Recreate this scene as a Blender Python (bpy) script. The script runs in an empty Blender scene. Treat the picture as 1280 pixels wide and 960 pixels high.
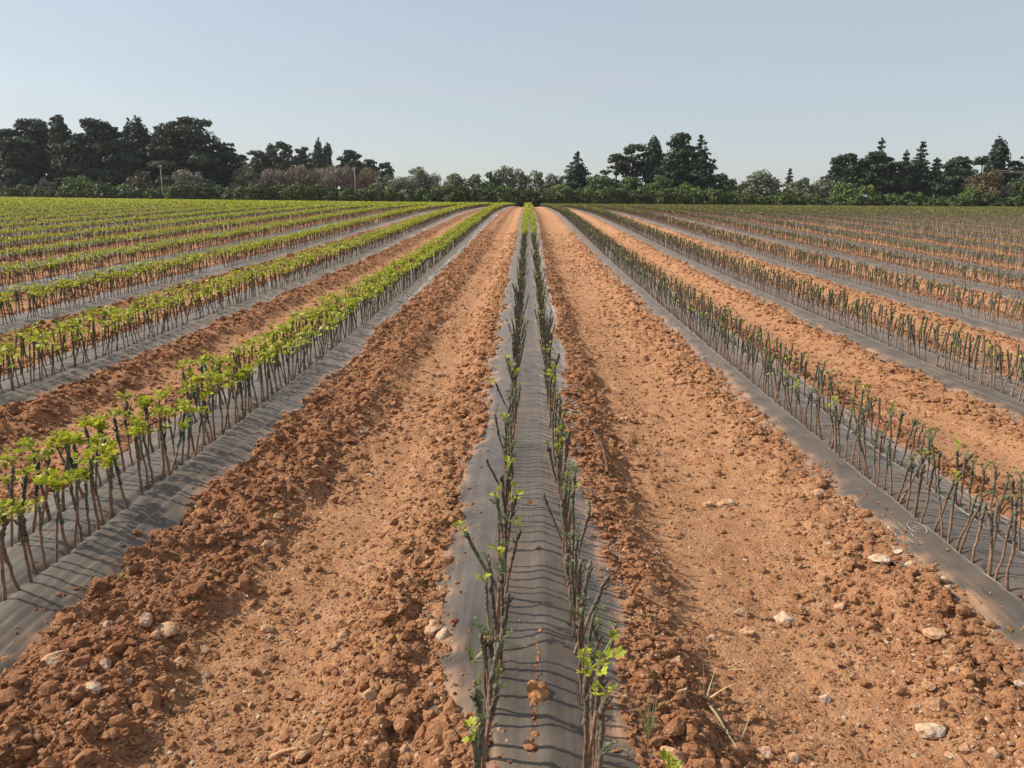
import bpy, math, random
import numpy as np
from mathutils import Matrix, Vector, Euler

random.seed(7)
rng = np.random.default_rng(11)
scn = bpy.context.scene
col = scn.collection
R = math.radians

# ------------------------------------------------------------------ camera
H = 1.6
FPX = 949.0                         # focal length in pixels of the 1280 wide photograph
PITCH, YAW, ROLL = 12.7, 1.03, 0.5
cam_d = bpy.data.cameras.new('camera')
cam = bpy.data.objects.new('camera', cam_d)
col.objects.link(cam)
cam_d.sensor_width = 36.0
cam_d.lens = FPX / 1280 * 36
cam_d.clip_start = 0.05
cam_d.clip_end = 6000
CM = Matrix.Translation((0, 0, H)) @ Matrix.Rotation(R(YAW), 4, 'Z') @ Matrix.Rotation(R(90 - PITCH), 4, 'X') @ Matrix.Rotation(R(ROLL), 4, 'Z')
cam.matrix_world = CM
scn.camera = cam


def pixel_dir(px, py):
    d = CM.to_3x3() @ Vector(((px - 640) / FPX, -(py - 480) / FPX, -1.0))
    return d.normalized()


# ------------------------------------------------------------------ noise
def hsh(ix, iy, seed):
    h = (ix.astype(np.int64) * 374761393 + iy.astype(np.int64) * 668265263 + seed * 974634777) & 0xFFFFFFFF
    h = ((h ^ (h >> 13)) * 1274126177) & 0xFFFFFFFF
    h = ((h ^ (h >> 16)) * 2246822519) & 0xFFFFFFFF
    h = h ^ (h >> 15)
    return (h & 0xFFFFFF) / float(0x1000000)


def vn(x, y, seed=0):
    x = np.asarray(x, float); y = np.asarray(y, float)
    ix = np.floor(x); iy = np.floor(y)
    fx = x - ix; fy = y - iy
    fx = fx * fx * (3 - 2 * fx); fy = fy * fy * (3 - 2 * fy)
    a = hsh(ix, iy, seed); b = hsh(ix + 1, iy, seed)
    c = hsh(ix, iy + 1, seed); d = hsh(ix + 1, iy + 1, seed)
    return (a * (1 - fx) + b * fx) * (1 - fy) + (c * (1 - fx) + d * fx) * fy * 1.0 - 0.5


def fbm(x, y, seed=0, o=3):
    s = 0.0; a = 1.0
    for i in range(o):
        s = s + a * vn(x * 2 ** i, y * 2 ** i, seed + i * 17)
        a *= 0.5
    return s


def lumps(x, y, cell, seed, dens=0.7):
    """height of rounded lumps sitting on a jittered grid, 0..~0.5*cell"""
    gx = x / cell; gy = y / cell
    ix = np.floor(gx); iy = np.floor(gy)
    out = np.zeros_like(gx)
    for dx in (-1, 0, 1):
        for dy in (-1, 0, 1):
            jx = ix + dx; jy = iy + dy
            px = jx + 0.15 + 0.7 * hsh(jx, jy, seed)
            py = jy + 0.15 + 0.7 * hsh(jx, jy, seed + 1)
            r = 0.25 + 0.5 * hsh(jx, jy, seed + 2)
            on = hsh(jx, jy, seed + 3) < dens
            d2 = ((gx - px) ** 2 + (gy - py) ** 2) / (r * r)
            out = np.maximum(out, np.where(on, np.sqrt(np.maximum(0, 1 - d2)) * r, 0))
    return out * cell


def sstep(a, b, x):
    t = np.clip((x - a) / (b - a), 0, 1)
    return t * t * (3 - 2 * t)


# ------------------------------------------------------------------ land form
_py = np.array([-50, 4.5, 6.2, 9.9, 17, 25.6, 34, 48, 70, 100, 122, 140, 400, 4000], float)
_pz = np.array([0, 0, .04, .17, .36, .70, 1.05, 1.55, 2.0, 2.38, 2.55, 2.6, 2.6, 2.6], float)
_gy = np.linspace(-20, 160, 3601)
_gz = np.interp(_gy, _py, _pz)
for w in (40, 60, 80):
    _gz = np.convolve(np.pad(_gz, w, mode='edge'), np.ones(2 * w + 1) / (2 * w + 1), mode='valid')


def zbase(X, Y):
    X = np.asarray(X, float); Y = np.asarray(Y, float)
    z = np.interp(Y, _gy, _gz)
    xc = np.clip(X, -110, 110)
    k = np.where(xc < 0, 0.000055, 0.00003) * np.clip(Y / 120, 0, 1)
    return z + k * xc * xc


FIELD_END = 122.0
HAZE = .00016
KS = list(range(-44, 45))
CEN = {-2: -4.38, -1: -2.21, 0: .056, 1: 2.17, 2: 4.19}
for k in KS:
    if k < -2: CEN[k] = -4.38 + 2.14 * (k + 2)
    if k > 2: CEN[k] = 4.19 + 2.12 * (k - 2)
EDG = {-1: (-.41, .43), 0: (-.37, .37), 1: (-.33, .39)}
cen = np.array([CEN[k] for k in KS])
eL = np.array([EDG.get(k, (-.38, .40))[0] for k in KS])
eR = np.array([EDG.get(k, (-.38, .40))[1] for k in KS])
STEP = {-1: .56, 0: .20, -2: .42, 1: .22, 2: .25}
stp = np.array([STEP.get(k, .35) for k in KS])
ROWU = .144


def bed_u(X):
    i = np.clip(np.searchsorted((cen[1:] + cen[:-1]) / 2, X), 0, len(cen) - 1)
    return i, X - cen[i]


def edge_shift(i, side, Y):
    """how far the soil laps over the film edge, in metres"""
    s = i * 7.3 + side * 3.1
    k0 = np.asarray(i) == KS.index(0)
    if side == 0:
        own = np.interp(Y, [1.7, 1.94, 2.24, 2.63, 3.32, 4.15, 4.75, 5.0, 5.9, 7, 8], [.22, .20, .10, -.01, -.01, -.03, -.01, .07, .02, .05, 0])
    else:
        own = np.interp(Y, [1.7, 1.94, 2.24, 2.82, 3.32, 4.0, 4.45, 4.75, 5.4, 5.9, 7.4, 9], [.11, .107, .11, .05, .09, .09, .08, .19, .18, .14, .04, .03])
    own = own + .17 * sstep(7, 10, Y) * vn(Y * 1.5 + s * 11, s * 5 + 0 * Y, 5)
    return np.where(k0, own, .07 * vn(Y * 1.5 + s * 11, s * 5 + 0 * Y, 5)) + .07 * vn(Y * 5 + s * 3, s + 0 * Y, 6) + .03 * vn(Y * 19, s + 0 * Y, 9)


def soil_parts(X, Y):
    i = np.clip(np.searchsorted(cen, X) - 1, 0, len(cen) - 2)
    t = X - (cen[i] + eR[i])
    w = (cen[i + 1] + eL[i + 1]) - (cen[i] + eR[i])
    t1 = t + edge_shift(i, 1, Y)
    t2 = (w - t) + edge_shift(i + 1, 0, Y)
    st = stp[i] + .12 * vn(Y * .7, i * 3.7, 21) + .07 * vn(Y * 3.1, i * 3.7, 22)
    lb = 1 - sstep(st - .17, st + .14, t)
    rb = sstep(w - .55, w - .10, t)
    return i, t, w, t1, t2, st, lb, rb


REDNESS = [None]


def soil(X, Y, detail=True):
    X = np.asarray(X, float); Y = np.asarray(Y, float)
    i, t, w, t1, t2, st, lb, rb = soil_parts(X, Y)
    track = -.050 + .022 * fbm(X * 2.2, Y * 1.3, 31, 2)
    h = track + .100 * lb + .078 * rb
    # tyre rut in the wheel track
    rut = np.exp(-((t - (st + .42)) / .20) ** 2)
    h = h - .022 * rut
    # under the film the soil drops away
    h = h - .16 * sstep(0.02, .10, -t1) - .16 * sstep(0.02, .10, -t2)
    near1 = np.exp(-(np.maximum(t1, 0) / .10) ** 2) * .018
    near2 = np.exp(-(np.maximum(t2, 0) / .10) ** 2) * .014
    h = h - near1 - near2
    c = np.clip(.42 + .62 * lb + .62 * rb - .10 * rut, 0, 1)
    c = np.clip(c + .5 * vn(X * 1.3, Y * 1.1, 33) + .25 * vn(X * 4, Y * 3, 34), .14, 1.1)
    if detail:
        att = 1 - sstep(9, 30, Y)
        h = h + c * .040 * fbm(X * 5, Y * 4, 41, 3) + att * c * (.42 * lumps(X, Y, .13, 51, .5) + .62 * lumps(X + 3.3, Y, .055, 61, .65)) \
            + att * (.30 + .70 * c) * (.75 * lumps(X, Y + 1.7, .030, 71, .7)) + att * .004 * vn(X * 55, Y * 55, 73) - .018 * c
        h = h + (1 - att) * c * .035 * (vn(X * 6, Y * 3, 43) + .6 * vn(X * 13, Y * 7, 44))
    inside = (Y < FIELD_END)
    REDNESS[0] = np.clip(np.where(i < KS.index(0), .95, .75) * lb + .30 * rb + .45 * vn(X * 1.7, Y * 1.4, 36), 0, 1)  # strongest on each path's left berm, weaker on the right one
    return zbase(X, Y) + np.where(inside, h, -.03), c




def film_z(i, u, Y):
    k = np.asarray(i) - KS.index(0)
    z = .085 - .34 * u * u
    z = z + np.where(k == 0, .014 * np.exp(-((u - .035) / .05) ** 2), 0)
    g = np.exp(-((np.abs(u) - ROWU) / .018) ** 2)
    z = z - np.where(k == 0, .004, .013) * g
    z = z + .010 * vn(Y * 1.3 + k * 9, u * 4, 81) + .005 * vn(Y * 6 + k * 9, u * 9, 82)
    # long pulled folds of the flanks and cross creases
    fl = sstep(.17, .30, np.abs(u))
    z = z + fl * np.where(k == -1, .017, .011) * vn(Y * .55 + k * 5, u * 34, 83) + .0035 * vn(Y * .9 + k * 5, u * 70, 84)
    z = z + .0035 * vn(Y * 14 + 6 * u, u * 3 + k, 85)
    # sharp creases, most along the bed, some slanting
    cr = 1 - np.abs(2 * vn(Y * .45 + k * 5, u * 26 + .8 * Y, 86))
    z = z + (.4 + fl) * .0065 * np.clip(cr - .72, 0, 1) / .28 * (vn(Y * .8, u * 3 + k, 88) > -.12)
    cr = 1 - np.abs(2 * vn(Y * 5 + u * 9, u * 6 + k * 3, 87))
    z = z + .004 * np.clip(cr - .75, 0, 1) / .25
    return z


def surf(X, Y):
    """top of the place at X, Y: soil or film"""
    X = np.atleast_1d(np.asarray(X, float)); Y = np.atleast_1d(np.asarray(Y, float))
    s, _ = soil(X, Y)
    i, u = bed_u(X)
    f = np.where(np.abs(u) < .46, zbase(X, Y) + film_z(i, u, Y), -9)
    return np.maximum(s, f)


def ground_at(px, py):
    d = pixel_dir(px, py)
    z = 0.0
    for _ in range(25):
        s = (z - H) / d.z
        X, Y = d.x * s, d.y * s
        z = float(surf(X, Y)[0])
    return X, Y, z


def at_depth(px, py, Y):
    d = pixel_dir(px, py)
    s = Y / d.y
    return d.x * s, H + d.z * s


# ------------------------------------------------------------------ mesh helpers
def make_mesh(name, verts, faces, mats=(), midx=None, attrs=None, smooth=False, verts_per=None):
    """faces: (M,3) or (M,4) array, or a list of such arrays"""
    me = bpy.data.meshes.new(name)
    verts = np.asarray(verts, np.float32).reshape(-1, 3)
    fl = [np.asarray(f, np.int32) for f in (faces if isinstance(faces, list) else [faces]) if len(f)]
    nf = sum(len(f) for f in fl)
    loops = np.concatenate([f.ravel() for f in fl])
    tot = np.concatenate([np.full(len(f), f.shape[1], np.int32) for f in fl])
    start = np.concatenate([[0], np.cumsum(tot)[:-1]]).astype(np.int32)
    me.vertices.add(len(verts)); me.vertices.foreach_set('co', verts.ravel())
    me.loops.add(len(loops)); me.loops.foreach_set('vertex_index', loops)
    me.polygons.add(nf)
    me.polygons.foreach_set('loop_start', start)
    me.polygons.foreach_set('loop_total', tot)
    for m in mats: me.materials.append(m)
    if midx is not None: me.polygons.foreach_set('material_index', np.asarray(midx, np.int32))
    me.polygons.foreach_set('use_smooth', np.full(nf, smooth, bool))
    for k, v in (attrs or {}).items():
        a = me.attributes.new(k, 'FLOAT', 'POINT')
        a.data.foreach_set('value', np.asarray(v, np.float32))
    me.update(calc_edges=True)
    me.validate()
    return me


def link(name, me, parent=None, loc=None, rot=None):
    o = bpy.data.objects.new(name, me)
    col.objects.link(o)
    if parent: o.parent = parent
    if loc is not None: o.location = loc
    if rot is not None: o.rotation_euler = rot
    return o


def tag(o, label, cat, group=None):
    o['label'] = label; o['category'] = cat
    if group: o['group'] = group
    return o


def empty(name, loc, rot=None):
    o = bpy.data.objects.new(name, None)
    o.empty_display_size = .1
    col.objects.link(o)
    o.location = loc
    if rot is not None: o.rotation_euler = rot
    return o


class MB:
    """collects pieces of one mesh"""
    def __init__(s): s.v = []; s.q = []; s.t = []; s.tone = []; s.n = 0
    def add(s, v, q=None, t=None, tone=.5):
        v = np.asarray(v, float).reshape(-1, 3)
        s.v.append(v)
        s.tone.append(np.broadcast_to(np.asarray(tone, float), (len(v),)).copy())
        if q is not None and len(q): s.q.append(np.asarray(q, int) + s.n)
        if t is not None and len(t): s.t.append(np.asarray(t, int) + s.n)
        s.n += len(v)
    def tube(s, pts, rad, sides=6, tone=.5, cap=True):
        pts = np.asarray(pts, float); n = len(pts)
        rad = np.broadcast_to(np.asarray(rad, float), (n,))
        vs = []
        prev = None
        for i in range(n):
            d = pts[min(i + 1, n - 1)] - pts[max(i - 1, 0)]
            d = d / (np.linalg.norm(d) + 1e-9)
            a = np.cross(d, [0.31, .95, .05]) if prev is None else prev - d * np.dot(prev, d)
            a = a / (np.linalg.norm(a) + 1e-9); prev = a
            b = np.cross(d, a)
            an = np.arange(sides) * 2 * np.pi / sides
            vs.append(pts[i] + rad[i] * (np.cos(an)[:, None] * a + np.sin(an)[:, None] * b))
        v = np.concatenate(vs)
        q = []
        for i in range(n - 1):
            for j in range(sides):
                q.append((i * sides + j, i * sides + (j + 1) % sides, (i + 1) * sides + (j + 1) % sides, (i + 1) * sides + j))
        t = []
        if cap:
            v = np.concatenate([v, pts[-1:]])
            c = len(v) - 1
            for j in range(sides): t.append(((n - 1) * sides + j, (n - 1) * sides + (j + 1) % sides, c))
        s.add(v, q, t, tone)
    def cards(s, cen_, nor, size, asp=1.0, tone=.5, tris=False):
        """many small leaf clumps at once; kite-shaped faces"""
        n = len(cen_)
        nor = nor / (np.linalg.norm(nor, axis=1, keepdims=True) + 1e-9)
        r = rng.normal(size=(n, 3))
        a = np.cross(nor, r); a /= (np.linalg.norm(a, axis=1, keepdims=True) + 1e-9)
        b = np.cross(nor, a)
        size = np.broadcast_to(np.asarray(size, float), (n,))[:, None]
        k = rng.uniform(.5, 1.0, (n, 4))[:, :, None]
        bend = nor * size * rng.uniform(-.35, .35, (n, 1))
        P = np.stack([cen_ + a * size * k[:, 0], cen_ + b * size * asp * k[:, 1] + bend, cen_ - a * size * k[:, 2], cen_ - b * size * asp * k[:, 3] + bend], 1)
        v = P.reshape(-1, 3)
        q = np.arange(4 * n).reshape(n, 4)
        s.add(v, q, None, np.repeat(np.broadcast_to(np.asarray(tone, float), (n,)), 4))
    def mesh(s, name, mats, smooth=False):
        f = []
        if s.q: f.append(np.concatenate(s.q))
        if s.t: f.append(np.concatenate(s.t))
        return make_mesh(name, np.concatenate(s.v), f, mats, attrs={'tone': np.concatenate(s.tone)}, smooth=smooth)


# ------------------------------------------------------------------ materials
def new_mat(name):
    m = bpy.data.materials.new(name)
    m.use_nodes = True
    nt = m.node_tree
    return m, nt, nt.nodes['Principled BSDF']


def N(nt, typ, **kw):
    n = nt.nodes.new(typ)
    for k, v in kw.items():
        if k in n.inputs: n.inputs[k].default_value = v
        else: setattr(n, k, v)
    return n


def ramp(nt, fac, stops):
    r = nt.nodes.new('ShaderNodeValToRGB')
    e = r.color_ramp.elements
    while len(e) < len(stops): e.new(.5)
    for i, (p, c) in enumerate(stops):
        e[i].position = p
        e[i].color = (*c, 1) if len(c) == 3 else c
    nt.links.new(fac, r.inputs[0])
    return r.outputs[0]


def mixc(nt, fac, a, b, mode='MIX'):
    m = nt.nodes.new('ShaderNodeMix'); m.data_type = 'RGBA'; m.blend_type = mode
    for s, v in ((0, fac), (6, a), (7, b)):
        if isinstance(v, (int, float)): m.inputs[s].default_value = v
        elif isinstance(v, tuple): m.inputs[s].default_value = (*v, 1)
        else: nt.links.new(v, m.inputs[s])
    return m.outputs[2]


def coords(nt, obj=False):
    if obj: return nt.nodes.new('ShaderNodeTexCoord').outputs['Object']
    return nt.nodes.new('ShaderNodeNewGeometry').outputs['Position']


def noise(nt, vec, scale, detail=3.0, rough=.55):
    n = N(nt, 'ShaderNodeTexNoise', Scale=scale, Detail=detail, Roughness=rough)
    nt.links.new(vec, n.inputs['Vector'])
    return n.outputs['Fac']


def bump(nt, bsdf, h, strength, dist):
    b = N(nt, 'ShaderNodeBump', Strength=strength, Distance=dist)
    nt.links.new(h, b.inputs['Height'])
    nt.links.new(b.outputs[0], bsdf.inputs['Normal'])


def attr(nt, name):
    a = nt.nodes.new('ShaderNodeAttribute'); a.attribute_name = name
    return a.outputs['Fac']


def math_n(nt, op, a, b=None):
    m = nt.nodes.new('ShaderNodeMath'); m.operation = op
    for s, v in ((0, a), (1, b)):
        if v is None: continue
        if isinstance(v, (int, float)): m.inputs[s].default_value = v
        else: nt.links.new(v, m.inputs[s])
    return m.outputs[0]


# soil: dry orange crust on the wheel track, redder, darker earth mostly on each path's left berm, pale grit
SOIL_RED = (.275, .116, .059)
SOIL_DRY = (.460, .240, .121)
SOIL_PALE = (.64, .46, .31)


def soil_material(name, clod=False):
    m, nt, b = new_mat(name)
    v = coords(nt)
    big = noise(nt, v, 1.1, 3)
    mid = noise(nt, v, 9, 4, .6)
    fine = noise(nt, v, 70, 4, .7)
    if clod:
        f = attr(nt, 'tone')
        c = ramp(nt, f, [(0, SOIL_RED), (.45, (.355, .166, .082)), (.8, SOIL_DRY), (.93, SOIL_PALE), (1, (.66, .52, .37))])
        c = mixc(nt, math_n(nt, 'MULTIPLY', mid, .5), c, SOIL_DRY)
    else:
        redness = attr(nt, 'redness')
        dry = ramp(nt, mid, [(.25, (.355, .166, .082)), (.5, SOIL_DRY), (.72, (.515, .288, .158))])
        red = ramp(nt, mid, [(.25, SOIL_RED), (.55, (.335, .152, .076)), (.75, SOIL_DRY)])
        f = math_n(nt, 'ADD', math_n(nt, 'MULTIPLY', redness, .75), math_n(nt, 'SUBTRACT', math_n(nt, 'MULTIPLY', big, .9), .5))
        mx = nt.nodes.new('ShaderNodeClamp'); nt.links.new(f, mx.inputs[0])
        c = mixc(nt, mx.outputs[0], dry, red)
    # pale limestone grit
    vo = N(nt, 'ShaderNodeTexVoronoi', Scale=55.0)
    nt.links.new(v, vo.inputs['Vector'])
    sep = nt.nodes.new('ShaderNodeSeparateColor'); nt.links.new(vo.outputs['Color'], sep.inputs[0])
    g = math_n(nt, 'MULTIPLY', math_n(nt, 'GREATER_THAN', sep.outputs[0], .90), math_n(nt, 'LESS_THAN', vo.outputs['Distance'], .36))
    c = mixc(nt, math_n(nt, 'MULTIPLY', g, .55), c, SOIL_PALE)
    fc = ramp(nt, fine, [(.28, (.68, .65, .63)), (.72, (1.18, 1.18, 1.18))])
    c = mixc(nt, 1.0, c, fc, 'MULTIPLY')
    nt.links.new(c, b.inputs['Base Color'])
    b.inputs['Roughness'].default_value = 1.0
    b.inputs['Specular IOR Level'].default_value = .15
    h = math_n(nt, 'ADD', math_n(nt, 'MULTIPLY', fine, .7), math_n(nt, 'MULTIPLY', noise(nt, v, 26, 5, .75), 1.0))
    bump(nt, b, h, 1.0, .022)
    return m


M_SOIL = soil_material('red_soil')
M_CLOD = soil_material('soil_clod', True)


def stone_material(name, base, dust, amount):
    m, nt, b = new_mat(name)
    v = coords(nt, True)
    n1 = noise(nt, v, 22, 5, .6); n2 = noise(nt, v, 90, 3, .6)
    c = mixc(nt, ramp(nt, n1, [(amount - .12, (1, 1, 1)), (amount + .12, (0, 0, 0))]), base, dust)
    c = mixc(nt, 1.0, c, ramp(nt, n2, [(.3, (.78, .76, .74)), (.7, (1.1, 1.1, 1.1))]), 'MULTIPLY')
    nt.links.new(c, b.inputs['Base Color'])
    b.inputs['Roughness'].default_value = .95
    b.inputs['Specular IOR Level'].default_value = .2
    bump(nt, b, math_n(nt, 'ADD', n1, math_n(nt, 'MULTIPLY', n2, .4)), .7, .006)
    return m


M_STONE = {
    'pale': stone_material('limestone', (.50, .38, .27), (.43, .23, .12), .52),
    'white': stone_material('white_limestone', (.52, .44, .34), (.45, .26, .14), .47),
    'tan': stone_material('dusty_stone', (.52, .36, .235), (.42, .22, .11), .50),
    'orange': stone_material('orange_clod', (.44, .22, .10), (.34, .15, .07), .48),
    'red': stone_material('red_clod', (.30, .12, .06), (.40, .19, .10), .45),
    'pink': stone_material('pinkish_stone', (.47, .325, .235), (.40, .21, .12), .45),
}


def film_material():
    m, nt, b = new_mat('grey_mulch_film')
    v = coords(nt)
    sep = nt.nodes.new('ShaderNodeSeparateXYZ'); nt.links.new(v, sep.inputs[0])
    st = nt.nodes.new('ShaderNodeCombineXYZ')
    nt.links.new(math_n(nt, 'MULTIPLY', sep.outputs[0], 60), st.inputs[0])
    nt.links.new(math_n(nt, 'MULTIPLY', sep.outputs[1], 1.6), st.inputs[1])
    streak = noise(nt, st.outputs[0], 1.0, 3, .6)
    dust = noise(nt, v, 3.2, 5, .65)
    spk = noise(nt, v, 160, 2, .6)
    c = mixc(nt, ramp(nt, dust, [(.36, (0, 0, 0)), (.68, (1, 1, 1))]), (.050, .041, .033), (.110, .088, .068))
    c = mixc(nt, attr(nt, 'dust'), c, (.330, .190, .110))
    c = mixc(nt, 1.0, c, ramp(nt, streak, [(.25, (.78, .78, .78)), (.75, (1.18, 1.18, 1.18))]), 'MULTIPLY')
    c = mixc(nt, ramp(nt, spk, [(.70, (0, 0, 0)), (.78, (.6, .6, .6))]), c, (.34, .20, .12))
    c = mixc(nt, attr(nt, 'slit_shade'), c, (.028, .018, .013))  # shade inside the planting holes and slits, painted as dark film colour
    nt.links.new(c, b.inputs['Base Color'])
    nt.links.new(ramp(nt, dust, [(.3, (.34, .34, .34)), (.7, (.50, .50, .50))]), b.inputs['Roughness'])
    b.inputs['Specular IOR Level'].default_value = .6
    b.inputs['Specular Tint'].default_value = (1.0, .88, .76, 1)
    b.inputs['Sheen Weight'].default_value = .70
    b.inputs['Sheen Roughness'].default_value = .30
    b.inputs['Sheen Tint'].default_value = (1.0, .84, .70, 1)
    h = math_n(nt, 'ADD', streak, math_n(nt, 'MULTIPLY', noise(nt, v, 45, 3, .6), .5))
    bump(nt, b, h, .35, .004)
    return m


M_FILM = film_material()


def plain(name, c1, c2, scale=30, rough=.8, bmp=0.0, obj=True, spec=.3, sub=False):
    m, nt, b = new_mat(name)
    v = coords(nt, obj)
    n1 = noise(nt, v, scale, 4, .6)
    c = ramp(nt, n1, [(.3, c1), (.7, c2)])
    oi = nt.nodes.new('ShaderNodeObjectInfo')
    c = mixc(nt, 1.0, c, ramp(nt, oi.outputs['Random'], [(0, (.78, .78, .78)), (1, (1.2, 1.18, 1.15))]), 'MULTIPLY')
    nt.links.new(c, b.inputs['Base Color'])
    b.inputs['Roughness'].default_value = rough
    b.inputs['Specular IOR Level'].default_value = spec
    if bmp: bump(nt, b, n1, bmp, .004)
    return m


M_STEM = plain('vine_bark', (.125, .068, .042), (.33, .215, .145), 60, .8, .5)
M_WAX = plain('green_graft_wax', (.036, .038, .026), (.190, .190, .135), 85, .75, .8)
M_WAXB = plain('brown_green_graft_wax', (.042, .036, .026), (.185, .150, .110), 85, .8, .8)
M_CAPG = plain('bottle_green_wax', (.016, .045, .034), (.055, .115, .088), 60, .6, .6)


def leaf_material(name, stops, transl=.35, rough=.5, rnd=.2):
    m, nt, b = new_mat(name)
    c = ramp(nt, attr(nt, 'tone'), stops)
    oi = nt.nodes.new('ShaderNodeObjectInfo')
    c = mixc(nt, 1.0, c, ramp(nt, oi.outputs['Random'], [(0, (1 - rnd, 1 - rnd, 1 - rnd)), (1, (1 + rnd, 1 + rnd * .8, 1))]), 'MULTIPLY')
    nt.links.new(c, b.inputs['Base Color'])
    b.inputs['Roughness'].default_value = rough
    b.inputs['Specular IOR Level'].default_value = .3
    if transl:
        t = nt.nodes.new('ShaderNodeBsdfTranslucent'); nt.links.new(c, t.inputs[0])
        mx = nt.nodes.new('ShaderNodeMixShader'); mx.inputs[0].default_value = transl
        nt.links.new(b.outputs[0], mx.inputs[1]); nt.links.new(t.outputs[0], mx.inputs[2])
        nt.links.new(mx.outputs[0], nt.nodes['Material Output'].inputs[0])
    return m


M_LEAF = leaf_material('young_vine_leaf', [(0, (.13, .19, .016)), (.5, (.37, .415, .034)), (1, (.64, .61, .09))])
M_LEAFD = leaf_material('dull_vine_leaf', [(0, (.06, .08, .028)), (.5, (.135, .155, .052)), (1, (.30, .30, .08))])
M_BUD = leaf_material('woolly_bud', [(0, (.06, .09, .04)), (.5, (.14, .19, .085)), (1, (.33, .36, .20))])
M_GRASS = leaf_material('weed_green', [(0, (.08, .16, .03)), (.5, (.16, .26, .05)), (1, (.40, .42, .12))])
M_WEED = leaf_material('thin_weed_green', [(0, (.13, .15, .05)), (.5, (.24, .24, .10)), (1, (.42, .38, .20))])
M_STRAW = leaf_material('dry_straw', [(0, (.30, .22, .12)), (1, (.58, .46, .28))], .2)
M_TWIG = plain('dead_twig', (.10, .055, .04), (.24, .15, .10), 40, .9, .5)
M_TRUNK = plain('tree_bark', (.07, .055, .042), (.17, .14, .11), 3, .9, .5)
M_POLE = plain('weathered_pole', (.34, .31, .26), (.46, .43, .37), 4, .8)
M_METAL = plain('dull_metal', (.30, .30, .30), (.42, .42, .42), 10, .5)
M_TARP = plain('blue_tarpaulin', (.25, .42, .60), (.62, .72, .80), 3, .6)
M_PRINT = plain('white_print', (.16, .145, .13), (.46, .44, .42), 120, .7)


def tree_leaf(name, dark, mid, light, tr=.15):
    return leaf_material(name, [(0, dark), (.5, mid), (1, light)], tr, .65, .12)


M_TREE = {
    'dark': tree_leaf('dark_cypress_foliage', (.024, .038, .026), (.050, .070, .045), (.120, .140, .092)),
    'pine': tree_leaf('pine_foliage', (.026, .042, .024), (.055, .078, .042), (.125, .148, .082)),
    'hedge': tree_leaf('hedge_foliage', (.038, .058, .014), (.082, .116, .030), (.165, .205, .058)),
    'green': tree_leaf('bright_bush_foliage', (.055, .088, .018), (.125, .175, .036), (.220, .265, .066)),
    'olive': tree_leaf('olive_foliage', (.090, .104, .058), (.175, .190, .115), (.280, .285, .185)),
    'pale': tree_leaf('pale_grey_foliage', (.14, .14, .10), (.27, .262, .20), (.42, .405, .325)),
    'brown': tree_leaf('bare_twig_foliage', (.14, .116, .092), (.25, .208, .168), (.36, .31, .25), 0),
    'tan': tree_leaf('dry_brown_foliage', (.080, .064, .035), (.155, .122, .068), (.24, .195, .115)),
}

# ------------------------------------------------------------------ world and sun
SUN_EL, SUN_AZ_LEFT = 40.0, 78.0         # azimuth counted from straight ahead (+Y) towards the left (-X)
w = bpy.data.worlds.new('World')
scn.world = w
w.use_nodes = True
nt = w.node_tree
bg = nt.nodes['Background']
sky = nt.nodes.new('ShaderNodeTexSky')
sky.sky_type = 'NISHITA'
sky.sun_disc = False
sky.sun_elevation = R(SUN_EL)
sky.sun_rotation = R(-SUN_AZ_LEFT)
sky.air_density = 1.0
sky.dust_density = 1.2
sky.ozone_density = 1.0
# thin veil of high cloud
tc = nt.nodes.new('ShaderNodeTexCoord')
mp = nt.nodes.new('ShaderNodeMapping'); mp.inputs['Scale'].default_value = (1.2, 1.6, 7.0)
mp.inputs['Rotation'].default_value = (0, R(6), 0)
nt.links.new(tc.outputs['Generated'], mp.inputs[0])
ns = N(nt, 'ShaderNodeTexNoise', Scale=1.6, Detail=6.0, Roughness=.55)
nt.links.new(mp.outputs[0], ns.inputs['Vector'])
veil = ramp(nt, ns.outputs['Fac'], [(.30, (.50, .50, .50)), (.75, (.72, .72, .72))])
c = mixc(nt, veil, sky.outputs[0], (3.95, 4.10, 4.25))
nt.links.new(c, bg.inputs['Color'])
bg.inputs['Strength'].default_value = .10

sl = bpy.data.lights.new('sun', 'SUN')
sl.energy = 4.2
sl.angle = R(.6)
sl.color = (1.0, .93, .82)
so = bpy.data.objects.new('sun', sl)
col.objects.link(so)
a, e = R(SUN_AZ_LEFT), R(SUN_EL)
to_sun = Vector((-math.sin(a) * math.cos(e), math.cos(a) * math.cos(e), math.sin(e)))
so.rotation_euler = to_sun.to_track_quat('Z', 'Y').to_euler()
so.location = to_sun * 60

scn.view_settings.view_transform = 'Standard'
scn.view_settings.look = 'None'
scn.view_settings.exposure = 0.58
scn.view_settings.gamma = 1.0

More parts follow.
